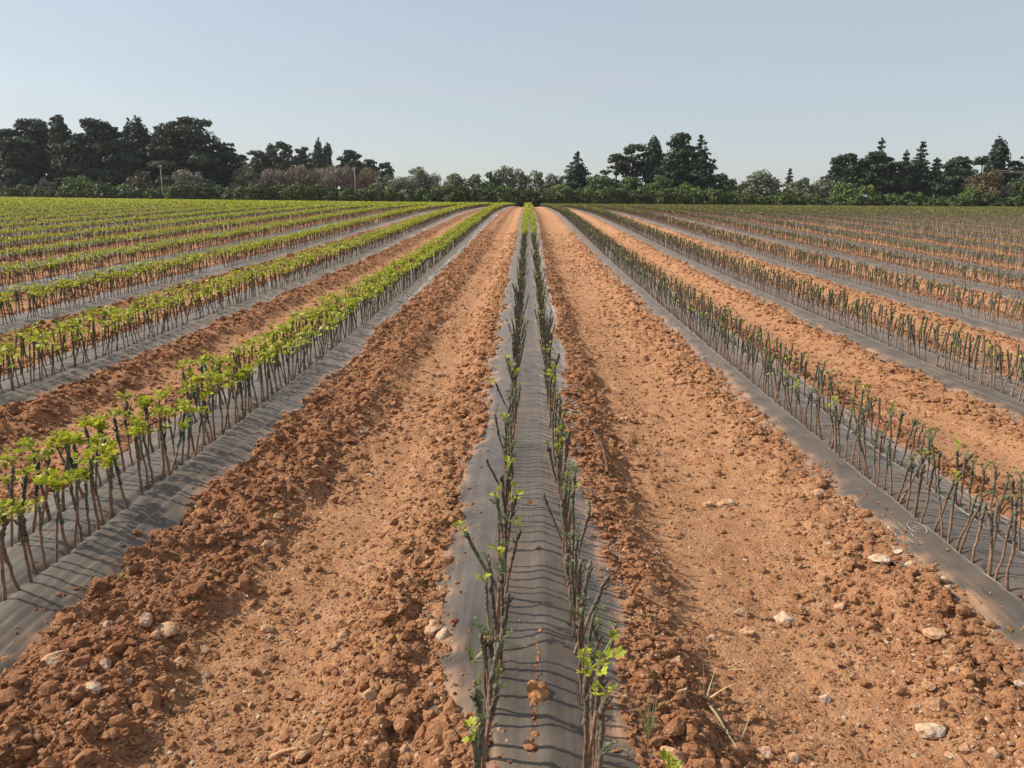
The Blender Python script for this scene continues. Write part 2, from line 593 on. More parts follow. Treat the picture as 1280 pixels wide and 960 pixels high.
# ------------------------------------------------------------------ ground sheet
xs = [0.0]
d = .016
while xs[-1] < 96:
    if xs[-1] > 2.9: d = min(d * 1.03, .25)
    xs.append(xs[-1] + d)
xs += [100, 110, 125, 150, 200, 300, 450, 700]
xs = np.array(xs)
xs = np.concatenate([-xs[:0:-1], xs])
ys = [-300.0, -100, -30, -10, -4, -2, -1, -.4, 0, .3, .6, .8, 1.0, 1.1, 1.2, 1.28, 1.34, 1.40]
while ys[-1] < 126:
    ys.append(ys[-1] + .0155 + .0060 * max(0, ys[-1] - 1.8))
ys += [130, 138, 150, 175, 220, 300, 450, 700]
ys = np.array(ys)
GX, GY = np.meshgrid(xs, ys)
nx, ny = len(xs), len(ys)
gz, gc = soil(GX.ravel(), GY.ravel())
gred = REDNESS[0]
idx = np.arange(nx * ny).reshape(ny, nx)
q = np.stack([idx[:-1, :-1], idx[:-1, 1:], idx[1:, 1:], idx[1:, :-1]], -1).reshape(-1, 4)
me = make_mesh('ground', np.stack([GX.ravel(), GY.ravel(), gz], 1), q, [M_SOIL], attrs={'redness': gred}, smooth=True)
g = link('ground', me)
g['kind'] = 'structure'

# ------------------------------------------------------------------ words for labels
ONES = 'first second third fourth fifth sixth seventh eighth ninth tenth eleventh twelfth thirteenth fourteenth fifteenth sixteenth seventeenth eighteenth nineteenth'.split()
TENS = {2: 'twent', 3: 'thirt', 4: 'fort', 5: 'fift', 6: 'sixt', 7: 'sevent', 8: 'eight', 9: 'ninet'}


def ordinal(n):
    if n < 20: return ONES[n - 1]
    t, o = divmod(n, 10)
    if o == 0: return TENS[t] + 'ieth'
    return TENS[t] + 'y-' + ONES[o - 1]


# ------------------------------------------------------------------ planting plan
def y_start(X):
    return max(1.45, abs(X) / .80 - .9)


N_IND = 300
plan = []                                 # (depth, k, row, X, Y)
rest = {}
for k in KS:
    for row in (-1, 1):
        X = CEN[k] + row * ROWU
        y0 = y_start(X)
        sp = .060 if k == 0 else .066
        n = int((FIELD_END - 1 - y0) / sp)
        if n < 1: continue
        r2 = np.random.default_rng(1000 + k * 2 + (row > 0))
        Y = y0 + sp * (np.arange(n) + r2.uniform(-.38, .38, n))
        Xj = X + r2.normal(0, .010, n)
        gap = (r2.random(n) < .94) & (vn(Y * .9, 0 * Y + k * 3 + row, 95) > -.468)
        Y, Xj = Y[gap], Xj[gap]
        rest[(k, row)] = (Xj, Y)
        if abs(k) <= 2:
            for x, y in zip(Xj, Y):
                if y < 14: plan.append((math.hypot(x, y), k, row, x, y))


def in_frame(x, y):
    p = CM.inverted() @ Vector((x, y, float(zbase(x, y)) + .3))
    u, v_ = p.x / -p.z * FPX + 640, -p.y / -p.z * FPX + 480
    p2 = CM.inverted() @ Vector((x, y, float(zbase(x, y)) + .33))
    v2 = -p2.y / -p2.z * FPX + 480
    return p.z < 0 and -12 < u < 1292 and v2 < 955


plan = sorted(p for p in plan if in_frame(p[3], p[4]))[:N_IND]
chosen = {}
for _, k, row, x, y in plan:
    chosen.setdefault((k, row), set()).add(round(y, 5))

# ------------------------------------------------------------------ mulch film, one sheet per bed
for k in KS:
    i = KS.index(k)
    cx = CEN[k]
    y0 = max(.2, abs(cx) / .95 - 2.0)
    yy = [y0]
    s0 = .022 if abs(k) <= 2 else .12
    while yy[-1] < FIELD_END - .5:
        yy.append(yy[-1] + s0 + .008 * max(0, yy[-1] - 4))
    yy = np.array(yy)
    if abs(k) <= 2: uu = np.linspace(-.46, .46, 63)
    elif abs(k) <= 8: uu = np.linspace(-.46, .46, 25)
    else: uu = np.linspace(-.46, .46, 9)
    U, Y = np.meshgrid(uu, yy)
    Uf, Yf = U.ravel(), Y.ravel()
    z = zbase(cx + Uf, Yf) + film_z(np.full(len(Uf), i), Uf, Yf)
    slit_shade = np.zeros(len(Uf))
    ed = np.minimum(eR[i] - Uf - edge_shift(np.full(len(Uf), i), 1, Yf), Uf - eL[i] - edge_shift(np.full(len(Uf), i), 0, Yf))
    dust = np.clip(np.exp(-np.maximum(ed, 0) / .030) * (.55 + 2.2 * fbm((cx + Uf) * 14, Yf * 11, 96, 4)) + .5 * np.clip(fbm((cx + Uf) * 2.4, Yf * 1.7, 97, 4) - .22, 0, 1), 0, .9)
    if k in (-1, -2):
        slit_shade = .85 * np.exp(-((Uf - ROWU - .006 * vn(Yf * 3, 0 * Yf, 15)) / .008) ** 2) * (vn(Yf * 2.5, 0 * Yf + k, 16) > -.3)
    if abs(k) <= 2:
        for row in (-1, 1):
            X, YY = rest[(k, row)]
            X = X - cx
            for x, y in zip(X, YY):
                if y > 12: break
                m = np.searchsorted(yy, [y - .04, y + .04])
                sl_ = slice(m[0] * len(uu), m[1] * len(uu))
                d2 = ((Uf[sl_] - x) / .017) ** 2 + ((Yf[sl_] - y) / .028) ** 2
                z[sl_] -= .010 * np.maximum(0, 1 - d2)
                slit_shade[sl_] = np.maximum(slit_shade[sl_], np.clip(1.6 * (1 - d2 * .8), 0, 1))  # hole shade goes into the colour mask, the dent itself is shallow
    nx_, ny_ = len(uu), len(yy)
    idx = np.arange(nx_ * ny_).reshape(ny_, nx_)
    q = np.stack([idx[:-1, :-1], idx[:-1, 1:], idx[1:, 1:], idx[1:, :-1]], -1).reshape(-1, 4)
    me = make_mesh('mulch_film', np.stack([cx + Uf, Yf, z], 1), q, [M_FILM], attrs={'slit_shade': slit_shade, 'dust': dust}, smooth=True)
    fo = link('mulch_film', me)
    if k == 0: lab = 'grey plastic mulch film down the middle, a rock and spilled soil lying on it'
    elif k == -1: lab = 'folded grey mulch film under the first leafy bed left of the central one'
    elif k == 1: lab = 'dusty grey mulch film under the first bare bed right of the central one'
    else: lab = f'grey mulch film strip under the {ordinal(abs(k))} bed {"left" if k < 0 else "right"} of the central bed'
    tag(fo, lab, 'mulch film', 'mulch films along the planting beds')
    if k in (0, 1): 
        if k == 0: FILM0 = fo
        else: FILM1 = fo


# printed marks on the film: worn white outlines and bars as in the photograph
def print_mark(parent, k, strokes, origin, ang, scale):
    mb = MB()
    ca, sa = math.cos(ang), math.sin(ang)
    i = KS.index(k)
    for pts, wd in strokes:
        P = []
        pts = np.array(pts, float)
        dense = []
        for a_, b_ in zip(pts[:-1], pts[1:]):
            n = max(2, int(np.linalg.norm(b_ - a_) * scale / .006))
            dense += [a_ + (b_ - a_) * t for t in np.linspace(0, 1, n, endpoint=False)]
        dense.append(pts[-1]); dense = np.array(dense)
        dr = np.gradient(dense, axis=0); dr /= (np.linalg.norm(dr, axis=1, keepdims=True) + 1e-9)
        nr = np.stack([-dr[:, 1], dr[:, 0]], 1) * wd * .22
        v = []
        for e_ in (dense - nr, dense + nr):
            x = origin[0] + scale * (e_[:, 0] * ca - e_[:, 1] * sa)
            y = origin[1] + scale * (e_[:, 0] * sa + e_[:, 1] * ca)
            z = zbase(x, y) + film_z(np.full(len(x), i), x - CEN[k], y) + .0045
            v.append(np.stack([x, y, z], 1))
        n = len(dense)
        q = [(j, j + 1, n + j + 1, n + j) for j in range(n - 1) if random.random() < .72]
        mb.add(np.concatenate(v), q)
    link('printed_mark', mb.mesh('printed_mark', [M_PRINT]), parent)


arc = [(.5 + .42 * math.cos(t) * 1.0, .72 + .2 * math.sin(t)) for t in np.linspace(0.2, 5.6, 14)]
mark_r = [(arc, .05), ([(.35, .70), (.62, .76), (.60, .66), (.45, .62)], .05),
          ([(.0, .42), (.55, .42)], .06), ([(.62, .42), (1.15, .42)], .07), ([(1.28, .42), (1.62, .42)], .08),
          ([(-.1, .22), (.42, .22)], .07), ([(.5, .22), (.95, .22)], .06), ([(1.0, .22), (1.4, .22)], .07),
          ([(-.25, .02), (.15, .02)], .05), ([(.2, .02), (.78, .02)], .07), ([(.85, .02), (1.35, .02)], .06)]
p = ground_at(1107, 668)
print_mark(FILM1, 1, mark_r, (p[0] + .035, p[1] + .10), R(-91), .17)
mark_c = [([(0, .2), (.12, .0), (.32, -.05), (.4, .2), (.28, .1), (.05, .22)], .06), ([(.05, .5), (.3, .55), (.34, .42)], .05),
          ([(.5, .0), (.82, .02)], .07), ([(.5, .25), (.8, .27)], .08), ([(.52, .5), (.86, .5)], .08), ([(.55, .72), (.8, .75)], .07), ([(.66, -.1), (.66, .8)], .05)]
p = ground_at(705, 602)
print_mark(FILM0, 0, mark_c, (p[0], p[1]), 0, .105)
mark_s = [([(0, .0), (.3, .1), (.5, .0), (.45, -.3), (.1, -.35)], .09), ([(.1, .5), (.5, .35), (.75, .6)], .1), ([(.45, .0), (.6, .4), (.8, .8)], .09)]
p = ground_at(778, 944)
print_mark(FILM0, 0, mark_s, (p[0], p[1]), 0, .045)
p = ground_at(725, 668)
print_mark(FILM0, 0, [([(0, 0), (.2, .2), (.5, .1), (.4, -.1), (.1, -.1)], .08), ([(.6, 0), (.9, .1), (.95, -.1)], .08)], (p[0], p[1]), 0, .045)

# ------------------------------------------------------------------ vines
_out = [(0, 1.0), (14, .78), (28, .60), (42, .80), (56, .88), (72, .66), (88, .48), (104, .62), (120, .66), (138, .46), (160, .38), (180, .10)]
OUT = [(a, r) for a, r in _out] + [(-a, r) for a, r in _out[-2:0:-1]]


def leaf(mb, base, direc, up, size, tone):
    """one lobed vine leaf on a thin stalk"""
    d = np.array(direc, float); d /= np.linalg.norm(d)
    n = np.array(up, float); n -= d * np.dot(n, d); n /= (np.linalg.norm(n) + 1e-9)
    s = np.cross(n, d)
    c = np.array(base) + d * size * .25
    v = [c + n * 0]
    fold = random.uniform(.1, .45); curl = random.uniform(-.5, .25)
    for a, r in OUT:
        x = math.cos(R(a)) * r; y = math.sin(R(a)) * r
        rr = size * .55
        v.append(c + rr * (d * x + s * y) + n * rr * (fold * abs(y) + curl * x * x + random.uniform(-.1, .1)))
    t = [(0, j, j % len(OUT) + 1) for j in range(1, len(OUT) + 1)]
    mb.add(v, None, t, np.clip(tone + np.array([-.15] + [0] * len(OUT)) + random.uniform(-.1, .1), 0, 1))


def vine_meshes(seed, n_leaf, size, wax_mat, leaf_mat, h=.40, thick=1.0):
    random.seed(seed)
    h *= random.uniform(.86, 1.16)
    r0 = .0058 * random.uniform(.85, 1.25) * thick
    pts, rad = [], []
    x = y = 0.0
    nseg = 9
    for j in range(nseg + 1):
        t = j / nseg
        if j: x += random.gauss(0, .0030); y += random.gauss(0, .0030)
        pts.append((x, y, -.04 + (h + .04) * t))
        rad.append(r0 * (1.05 - .1 * t) * (1.28 if random.random() < .22 else 1.0))
    st = MB(); st.tube(pts, rad, 7)
    stem = st.mesh('stem', [M_STEM], True)
    # waxed upper part, lumpy, ends in the graft knob
    wx = MB()
    p0 = random.uniform(.50, .72)
    P = np.array(pts)
    n = 22
    ts = np.linspace(p0, 1.0, n)
    wp = np.stack([np.interp(ts, np.linspace(0, 1, len(P)), P[:, a]) for a in range(3)], 1)
    wr = r0 * np.array([1.04 + random.uniform(0, .30) + (.35 if random.random() < .14 else 0) for _ in range(n)])
    wp[1:-1, :2] += np.array([[random.gauss(0, .0011), random.gauss(0, .0011)] for _ in range(n - 2)])
    wr[0] = r0 * 1.02; wr[-1] = r0 * .95; wr[-2] *= 1.25; wr[-3] *= 1.2
    wp[-1, 2] += .008
    wx.tube(wp, wr, 7)
    top = wp[-1]
    for _k in range(random.choice((0, 0, 1, 2))):      # stubs of the scion bud
        a = random.uniform(0, 6.28); b = wp[random.choice((-3, -4, -6, -8, -11))]
        wx.tube([b, b + np.array([math.cos(a), math.sin(a), .9]) * .011, b + np.array([math.cos(a), math.sin(a), 1.4]) * .020], [r0 * .9, r0 * .75, r0 * .4], 6)
    wax = wx.mesh('wax_coating', [wax_mat], True)
    fol = None
    if n_leaf:
        lf = MB()
        shoots = []
        for s in range(1 if n_leaf < 4 else random.choice((1, 2, 2))):
            a = random.uniform(0, 6.28)
            L = random.uniform(.010, .025) if n_leaf < 4 else random.uniform(.015, .038)
            tip = top + np.array([math.cos(a) * L * .8, math.sin(a) * L * .8, L])
            lf.tube([top - [0, 0, .01], (top + tip) / 2 + [0, 0, .005], tip], [.003, .0026, .0018], 5, tone=.6)
            shoots.append((top, tip))
        for l in range(n_leaf):
            b0, tip = random.choice(shoots)
            f = random.uniform(.1, 1.0)
            b = b0 + (tip - b0) * f
            a = random.uniform(0, 6.28); el = random.uniform(-.1, 1.15)
            dr = np.array([math.cos(a) * math.cos(el), math.sin(a) * math.cos(el), math.sin(el)])
            s = size * random.uniform(.55, 1.15)
            pl = s * random.uniform(.35, .8)
            e_ = b + dr * pl
            lf.tube([b, e_], [.0014, .001], 4, tone=.55, cap=False)
            up = np.array([-dr[0] * .4 + random.uniform(-.9, .9), -dr[1] * .4 + random.uniform(-.9, .9), 1.0])
            leaf(lf, e_, dr, up, s, random.uniform(.25, .85))
        fol = lf.mesh('foliage', [leaf_mat], False)
    return stem, wax, fol


LEAFY = [vine_meshes(100 + i, random.Random(i).randint(12, 25), .045, M_CAPG if i % 4 == 0 else M_WAX, M_LEAF, .305, 1.0) for i in range(14)]
SPARSE = [vine_meshes(200 + i, (3, 4, 5, 3, 4, 6)[i % 6], .036, M_WAX if i % 2 else M_WAXB, M_LEAF if i % 3 else M_LEAFD, .295, .90) for i in range(9)]
BARE = [vine_meshes(300 + i, 0, 0, (M_WAX, M_WAXB, M_WAX, M_WAXB, M_CAPG)[i % 5], M_LEAFD, .295, .90) for i in range(9)]
BUD = [vine_meshes(400 + i, 8, .021, M_WAX if i % 2 else M_WAXB, M_BUD, .295, .90) for i in range(5)]
PROTO = {}
ROWNAME = {(-1, 1): 'near row of the first left bed', (-1, -1): 'far row of the first left bed',
           (1, -1): 'near row of the first right bed', (1, 1): 'far row of the first right bed',
           (0, -1): 'left row of the central bed', (0, 1): 'right row of the central bed',
           (-2, 1): 'near row of the second left bed', (-2, -1): 'far row of the second left bed',
           (2, -1): 'near row of the second right bed', (2, 1): 'far row of the second right bed'}


def leafiness(k, Y, r):
    """which kind of vine stands here"""
    if k < 0: return 'leafy' if r < .93 else ('sparse' if r < .98 else 'bare')
    if k == 0:
        if Y > 24: return 'leafy' if r < .9 else 'sparse'
        return 'sparse' if r < .30 else ('bud' if r < .65 else 'bare')
    g = .16 + (.12 if k >= 2 else 0) + (.25 if Y > 80 else 0)
    return 'sparse' if r < g else ('bud' if r < .78 else 'bare')


def plant(kind, var, loc, rot, scale, label):
    src = PROTO.get((kind, var))
    if src is None:
        root = empty('vine_cutting', loc, rot)
        stem, wax, fol = {'leafy': LEAFY, 'sparse': SPARSE, 'bare': BARE, 'bud': BUD}[kind][var]
        link('stem', stem, root); link('wax_coating', wax, root)
        if fol: link('foliage', fol, root)
        PROTO[(kind, var)] = root
    else:
        root = src.copy(); col.objects.link(root)
        root.location = loc; root.rotation_euler = rot
        for ch in src.children:
            c_ = ch.copy(); col.objects.link(c_); c_.parent = root
    root.scale = (scale,) * 3
    tag(root, label, 'vine cutting', 'grafted vine cuttings in the nursery rows')
    return root


random.seed(5)
byrow = {}
for _, k, row, x, y in plan: byrow.setdefault((k, row), []).append((y, x))
SPECIAL = {}


def near_special(k, row, px, py):
    X, Y, Z = ground_at(px, py)
    lst = byrow[(k, row)]
    return min(range(len(lst)), key=lambda j: abs(sorted(lst)[j][0] - Y))


for key in byrow: byrow[key].sort()
SPECIAL[(0, -1, near_special(0, -1, 619, 752))] = ('sparse', R(4), R(-27), 'leans far out over the film')
SPECIAL[(0, 1, near_special(0, 1, 705, 690))] = ('bare', R(-4), R(-20), 'leans left across the film')
SPECIAL[(0, 1, near_special(0, 1, 742, 812))] = ('bare', R(0), R(22), 'leans right towards the soil')
for (k, row), lst in byrow.items():
    for j, (y, x) in enumerate(lst):
        kind = leafiness(k, y, random.random())
        lean_x, lean_y = random.gauss(0, R(7.5)), random.gauss(0, R(5.5))
        if random.random() < .10: lean_x *= 2.2
        if k == 0: lean_y *= .35; lean_x *= .7
        if k == 1: lean_y += R(3)
        sp = SPECIAL.get((k, row, j))
        extra = ''
        if sp: kind, lean_x, lean_y, extra = sp
        pool = {'leafy': LEAFY, 'sparse': SPARSE, 'bare': BARE, 'bud': BUD}[kind]
        var = random.randrange(len(pool))
        i_ = KS.index(k)
        z = float(zbase(x, y) + film_z(np.array(i_), np.array(x - CEN[k]), np.array(y)))
        look = {'leafy': 'leafy vine cutting', 'sparse': 'vine cutting with few leaves', 'bare': 'bare waxed vine cutting', 'bud': 'vine cutting with opening buds'}[kind]
        lab = f'{look}, {ordinal(j + 1)} along the {ROWNAME[(k, row)]}'
        if extra: lab = f'vine cutting that {extra}, {ROWNAME[(k, row)]}'
        plant(kind, var, (x, y, z), (lean_x, lean_y, random.uniform(0, 6.28)) if not sp else (lean_x, lean_y, 0), random.uniform(.88, 1.12), lab)

# -------- the rest of the vines: one mass of simple vines
mats = [M_STEM, M_WAX, M_LEAF, M_LEAFD, M_WAXB]
FV, FQ, FM, FT = [], [], [], []
fn = 0


def fadd(v, q, mi, tone):
    global fn
    v = np.asarray(v).reshape(-1, 3)
    FV.append(v); FQ.append(np.asarray(q) + fn)
    FM.append(np.broadcast_to(np.asarray(mi), (len(q),)).copy()); FT.append(np.broadcast_to(np.asarray(tone, float), (len(v),)).copy())
    fn += len(v)


def sticks(b, t, r0, r1, mi, tone=.5):
    """three-sided stems from points b to points t"""
    n = len(b)
    an = np.arange(3) * 2 * np.pi / 3
    ring = np.stack([np.cos(an), np.sin(an), 0 * an], 1)
    r0 = np.broadcast_to(r0, (n,)); r1 = np.broadcast_to(r1, (n,))
    v = np.concatenate([b[:, None] + ring * r0[:, None, None], t[:, None] + ring * r1[:, None, None]], 1)
    base = np.arange(n)[:, None, None] * 6
    q = base + np.array([[0, 1, 4, 3], [1, 2, 5, 4], [2, 0, 3, 5]])
    mi = np.broadcast_to(mi, (n,))
    fadd(v, q.reshape(-1, 4), np.repeat(mi, 3), tone)


def fcards(c_, size, mi, tone, upb=.4):
    n = len(c_)
    nor = rng.normal(size=(n, 3)); nor[:, 2] = np.abs(nor[:, 2]) + upb
    nor /= np.linalg.norm(nor, axis=1, keepdims=True)
    a_ = np.cross(nor, rng.normal(size=(n, 3))); a_ /= np.linalg.norm(a_, axis=1, keepdims=True)
    b_ = np.cross(nor, a_)
    s = np.broadcast_to(size, (n,))[:, None]
    kf = rng.uniform(.6, 1.1, (4, n, 1))
    bend = nor * s * rng.uniform(-.4, .4, (n, 1))
    v = np.stack([c_ + a_ * s * kf[0], c_ + b_ * s * kf[1] + bend, c_ - a_ * s * kf[2], c_ - b_ * s * kf[3] + bend], 1)
    q = np.arange(4 * n).reshape(n, 4)
    mi = np.broadcast_to(mi, (n,))
    fadd(v, q, mi, np.repeat(np.broadcast_to(tone, (n,)), 4))


for (k, row), (X, Y) in rest.items():
    done = chosen.get((k, row), set())
    keep = np.array([round(y, 5) not in done for y in Y])
    if done: keep &= (Y > min(done))
    X, Y = X[keep], Y[keep]
    far = Y > 42
    # thin the far rows: each drawn vine stands a little wider
    sel = (~far) | (np.arange(len(Y)) % 2 == 0) | (k > 0)
    X, Y, far = X[sel], Y[sel], far[sel]
    n = len(X)
    if n == 0: continue
    i_ = np.full(n, KS.index(k))
    z = zbase(X, Y) + film_z(i_, X - CEN[k], Y)
    lean = np.stack([rng.normal(0, .045, n), rng.normal(0, .05, n)], 1)
    h = np.clip(rng.normal(.305, .032, n), .2, .38) * (1.0 if k >= 0 else .97)
    b = np.stack([X, Y, z - .02], 1)
    t = np.stack([X + lean[:, 0], Y + lean[:, 1], z + h], 1)
    r = rng.random(n)
    patch = vn(X * .5 + k, Y * .12, 91)
    if k < 0: green = r < np.clip(.95 + .3 * patch, .7, 1)
    elif k == 0: green = r < np.where(Y > 21, np.clip((Y - 21) / 5, .1, .93), .10)
    else: green = r < np.clip(.14 + (.10 if k > 1 else 0) + np.where(Y > 78, .22, 0) + .35 * patch, .03, .7)
    mid = b + (t - b) * rng.uniform(.45, .62, n)[:, None]
    rw = np.where(far, .0085, .0062 if k < 2 else .0074)
    sticks(b, mid, rw, rw * .95, 0)
    wax = np.where((rng.random(n) < (.35 if k <= 1 else .6 if k == 2 else .9)), 4, 1)
    sticks(mid, t + np.array([0, 0, .01]), rw * 1.25, rw * 1.35, wax)
    # leaves
    bright = np.where(k <= 0, 2, 3)
    per = np.where(green, np.where(far, 4, 13 if k <= 0 else 6), 0)
    if k == 0: per = np.where(Y > 23.5, per, np.minimum(per, 3))
    if k >= 0: per = np.where(~green & (rng.random(n) < .85), 3 if k < 2 else 4, per)
    rep = np.repeat(np.arange(n), per)
    if len(rep):
        sz = np.where(far[rep], .058, .0235 if k <= 0 else .029) * rng.uniform(.6, 1.15, len(rep))
        if k > 0: sz *= .60
        if k == 0: sz *= np.where(Y[rep] > 23.5, 1.0, .6)
        sp = np.where(far[rep], .045, .034)
        off = rng.normal(size=(len(rep), 3)) * sp[:, None]
        off[:, 2] = off[:, 2] * .75 + (.025 if k <= 0 else -.02)
        mi = np.full(len(rep), int(bright))
        if k > 0: mi = np.where(rng.random(len(rep)) < .22, 2, mi)
        if k == 0: mi = np.where(~green[rep], 3, mi)
        fcards(t[rep] + off, sz, mi, np.clip(rng.normal(.5, .22, len(rep)), 0, 1))
me = make_mesh('distant_vines', np.concatenate(FV), np.concatenate(FQ), mats, np.concatenate(FM), {'tone': np.concatenate(FT)})
fv = link('distant_vines', me)
fv['kind'] = 'stuff'
fv['label'] = 'mass of grafted vines in the rows running away to the trees'

# ------------------------------------------------------------------ loose clods of soil (uncountable)
def ico(sub):
    import bmesh
    bm = bmesh.new(); bmesh.ops.create_icosphere(bm, subdivisions=sub, radius=1.0)
    v = np.array([x.co[:] for x in bm.verts]); f = np.array([[y.index for y in x.verts] for x in bm.faces])
    bm.free()
    return v, f


def lumpy(sub, seed, amp=.28, facets=5):
    v, f = ico(sub)
    r_ = np.random.default_rng(seed)
    for _ in range(4):
        ax = r_.normal(size=3); ax /= np.linalg.norm(ax)
        v = v * (1 + amp * .5 * np.sin(v @ ax * r_.uniform(1.5, 4.5) + r_.uniform(0, 6))[:, None])
    for _ in range(facets):           # broken flat faces
        ax = r_.normal(size=3); ax /= np.linalg.norm(ax)
        d_ = v @ ax; lim = r_.uniform(.55, .85)
        v = v - ax * np.maximum(0, d_ - lim)[:, None] * .9
    v = v * (1 + r_.normal(0, .13 if sub == 1 else .075 if sub == 2 else .03, (len(v), 1)))
    return v * r_.uniform(.75, 1.2, 3), f


def rand_rot(n):
    q_ = rng.normal(size=(n, 4)); q_ /= np.linalg.norm(q_, axis=1, keepdims=True)
    w_, x, y, z = q_.T
    return np.stack([1 - 2 * (y * y + z * z), 2 * (x * y - z * w_), 2 * (x * z + y * w_), 2 * (x * y + z * w_), 1 - 2 * (x * x + z * z), 2 * (y * z - x * w_), 2 * (x * z - y * w_), 2 * (y * z + x * w_), 1 - 2 * (x * x + y * y)], 1).reshape(-1, 3, 3)


NC = 360000
Yc = 1.35 * (30 / 1.35) ** rng.random(NC)
Xc = rng.uniform(-1, 1, NC) * (.80 * Yc + .5)
ii, uu_ = bed_u(Xc)
_, t_, w_, t1_, t2_, _, lb_, rb_ = soil_parts(Xc, Yc)
sz_, dens = soil(Xc, Yc)
redn = REDNESS[0]
onfilm = (t1_ < .015) | (t2_ < .015)
edgy = onfilm & ((t1_ > -.09) & (t1_ < .015) | (t2_ > -.09) & (t2_ < .015))
pr = np.where(onfilm, np.where(edgy, .07, .0025), np.clip(dens + .24, 0, 1) ** 1.1)
pr = np.where(~onfilm & ((t1_ < .13) | (t2_ < .13)), np.maximum(pr, .95), pr)
ok = rng.random(NC) < pr
Xc, Yc, dens, onfilm, ii, uu_ = Xc[ok], Yc[ok], dens[ok], onfilm[ok], ii[ok], uu_[ok]
redn = redn[ok]
# the thin trail of spilled soil between the two central rows
trail = np.array([ground_at(x + rng.normal(0, 1.6), y)[:2] for x, y in zip(np.interp(np.linspace(800, 958, 90), [800, 880, 958], [673, 671, 662]), np.linspace(800, 958, 90))])
Xc = np.concatenate([Xc, trail[:, 0]]); Yc = np.concatenate([Yc, trail[:, 1]])
dens = np.concatenate([dens, np.full(90, .2)]); redn = np.concatenate([redn, np.full(90, .5)]); onfilm = np.concatenate([onfilm, np.ones(90, bool)])
n = len(Xc)
rad = np.exp(rng.normal(math.log(.0058), .62, n)) * np.maximum(1, Yc / 3.0) ** .62 * (.52 + .58 * np.clip(dens, 0, 1))
rad = np.clip(rad, .0028, .036)
rad[onfilm] = np.minimum(rad[onfilm], .011)
zc = surf(Xc, Yc) + rad * rng.uniform(-.45, .32, n)
pale = (rng.random(n) < .10) & (rad < .012)
tone = np.clip(.62 * rng.beta(2.2, 2.4, n) + .34 * (1 - redn) + np.where(pale, .5, 0), 0, 1)
V, F, T, base = [], [], [], 0
for cls, sub in ((rad < .014, 1), (rad >= .014, 2)):
    for s in range(6):
        m = np.where(cls)[0][s::6]
        if not len(m): continue
        v, f = lumpy(sub, 500 + s + sub * 10, .34, 9)
        rot = rand_rot(len(m))
        P = np.einsum('nij,vj->nvi', rot, v) * rad[m][:, None, None]
        P[:, :, 2] *= .8
        P += np.stack([Xc[m], Yc[m], zc[m]], 1)[:, None]
        V.append(P.reshape(-1, 3)); F.append((f[None] + (np.arange(len(m)) * len(v))[:, None, None] + base).reshape(-1, 3))
        T.append(np.repeat(tone[m], len(v))); base += len(m) * len(v)
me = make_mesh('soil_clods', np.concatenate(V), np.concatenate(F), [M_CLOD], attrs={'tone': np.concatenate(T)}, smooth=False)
cl = link('soil_clods', me)
cl['kind'] = 'stuff'
cl['label'] = 'loose crumbs and clods of red soil along the berms'

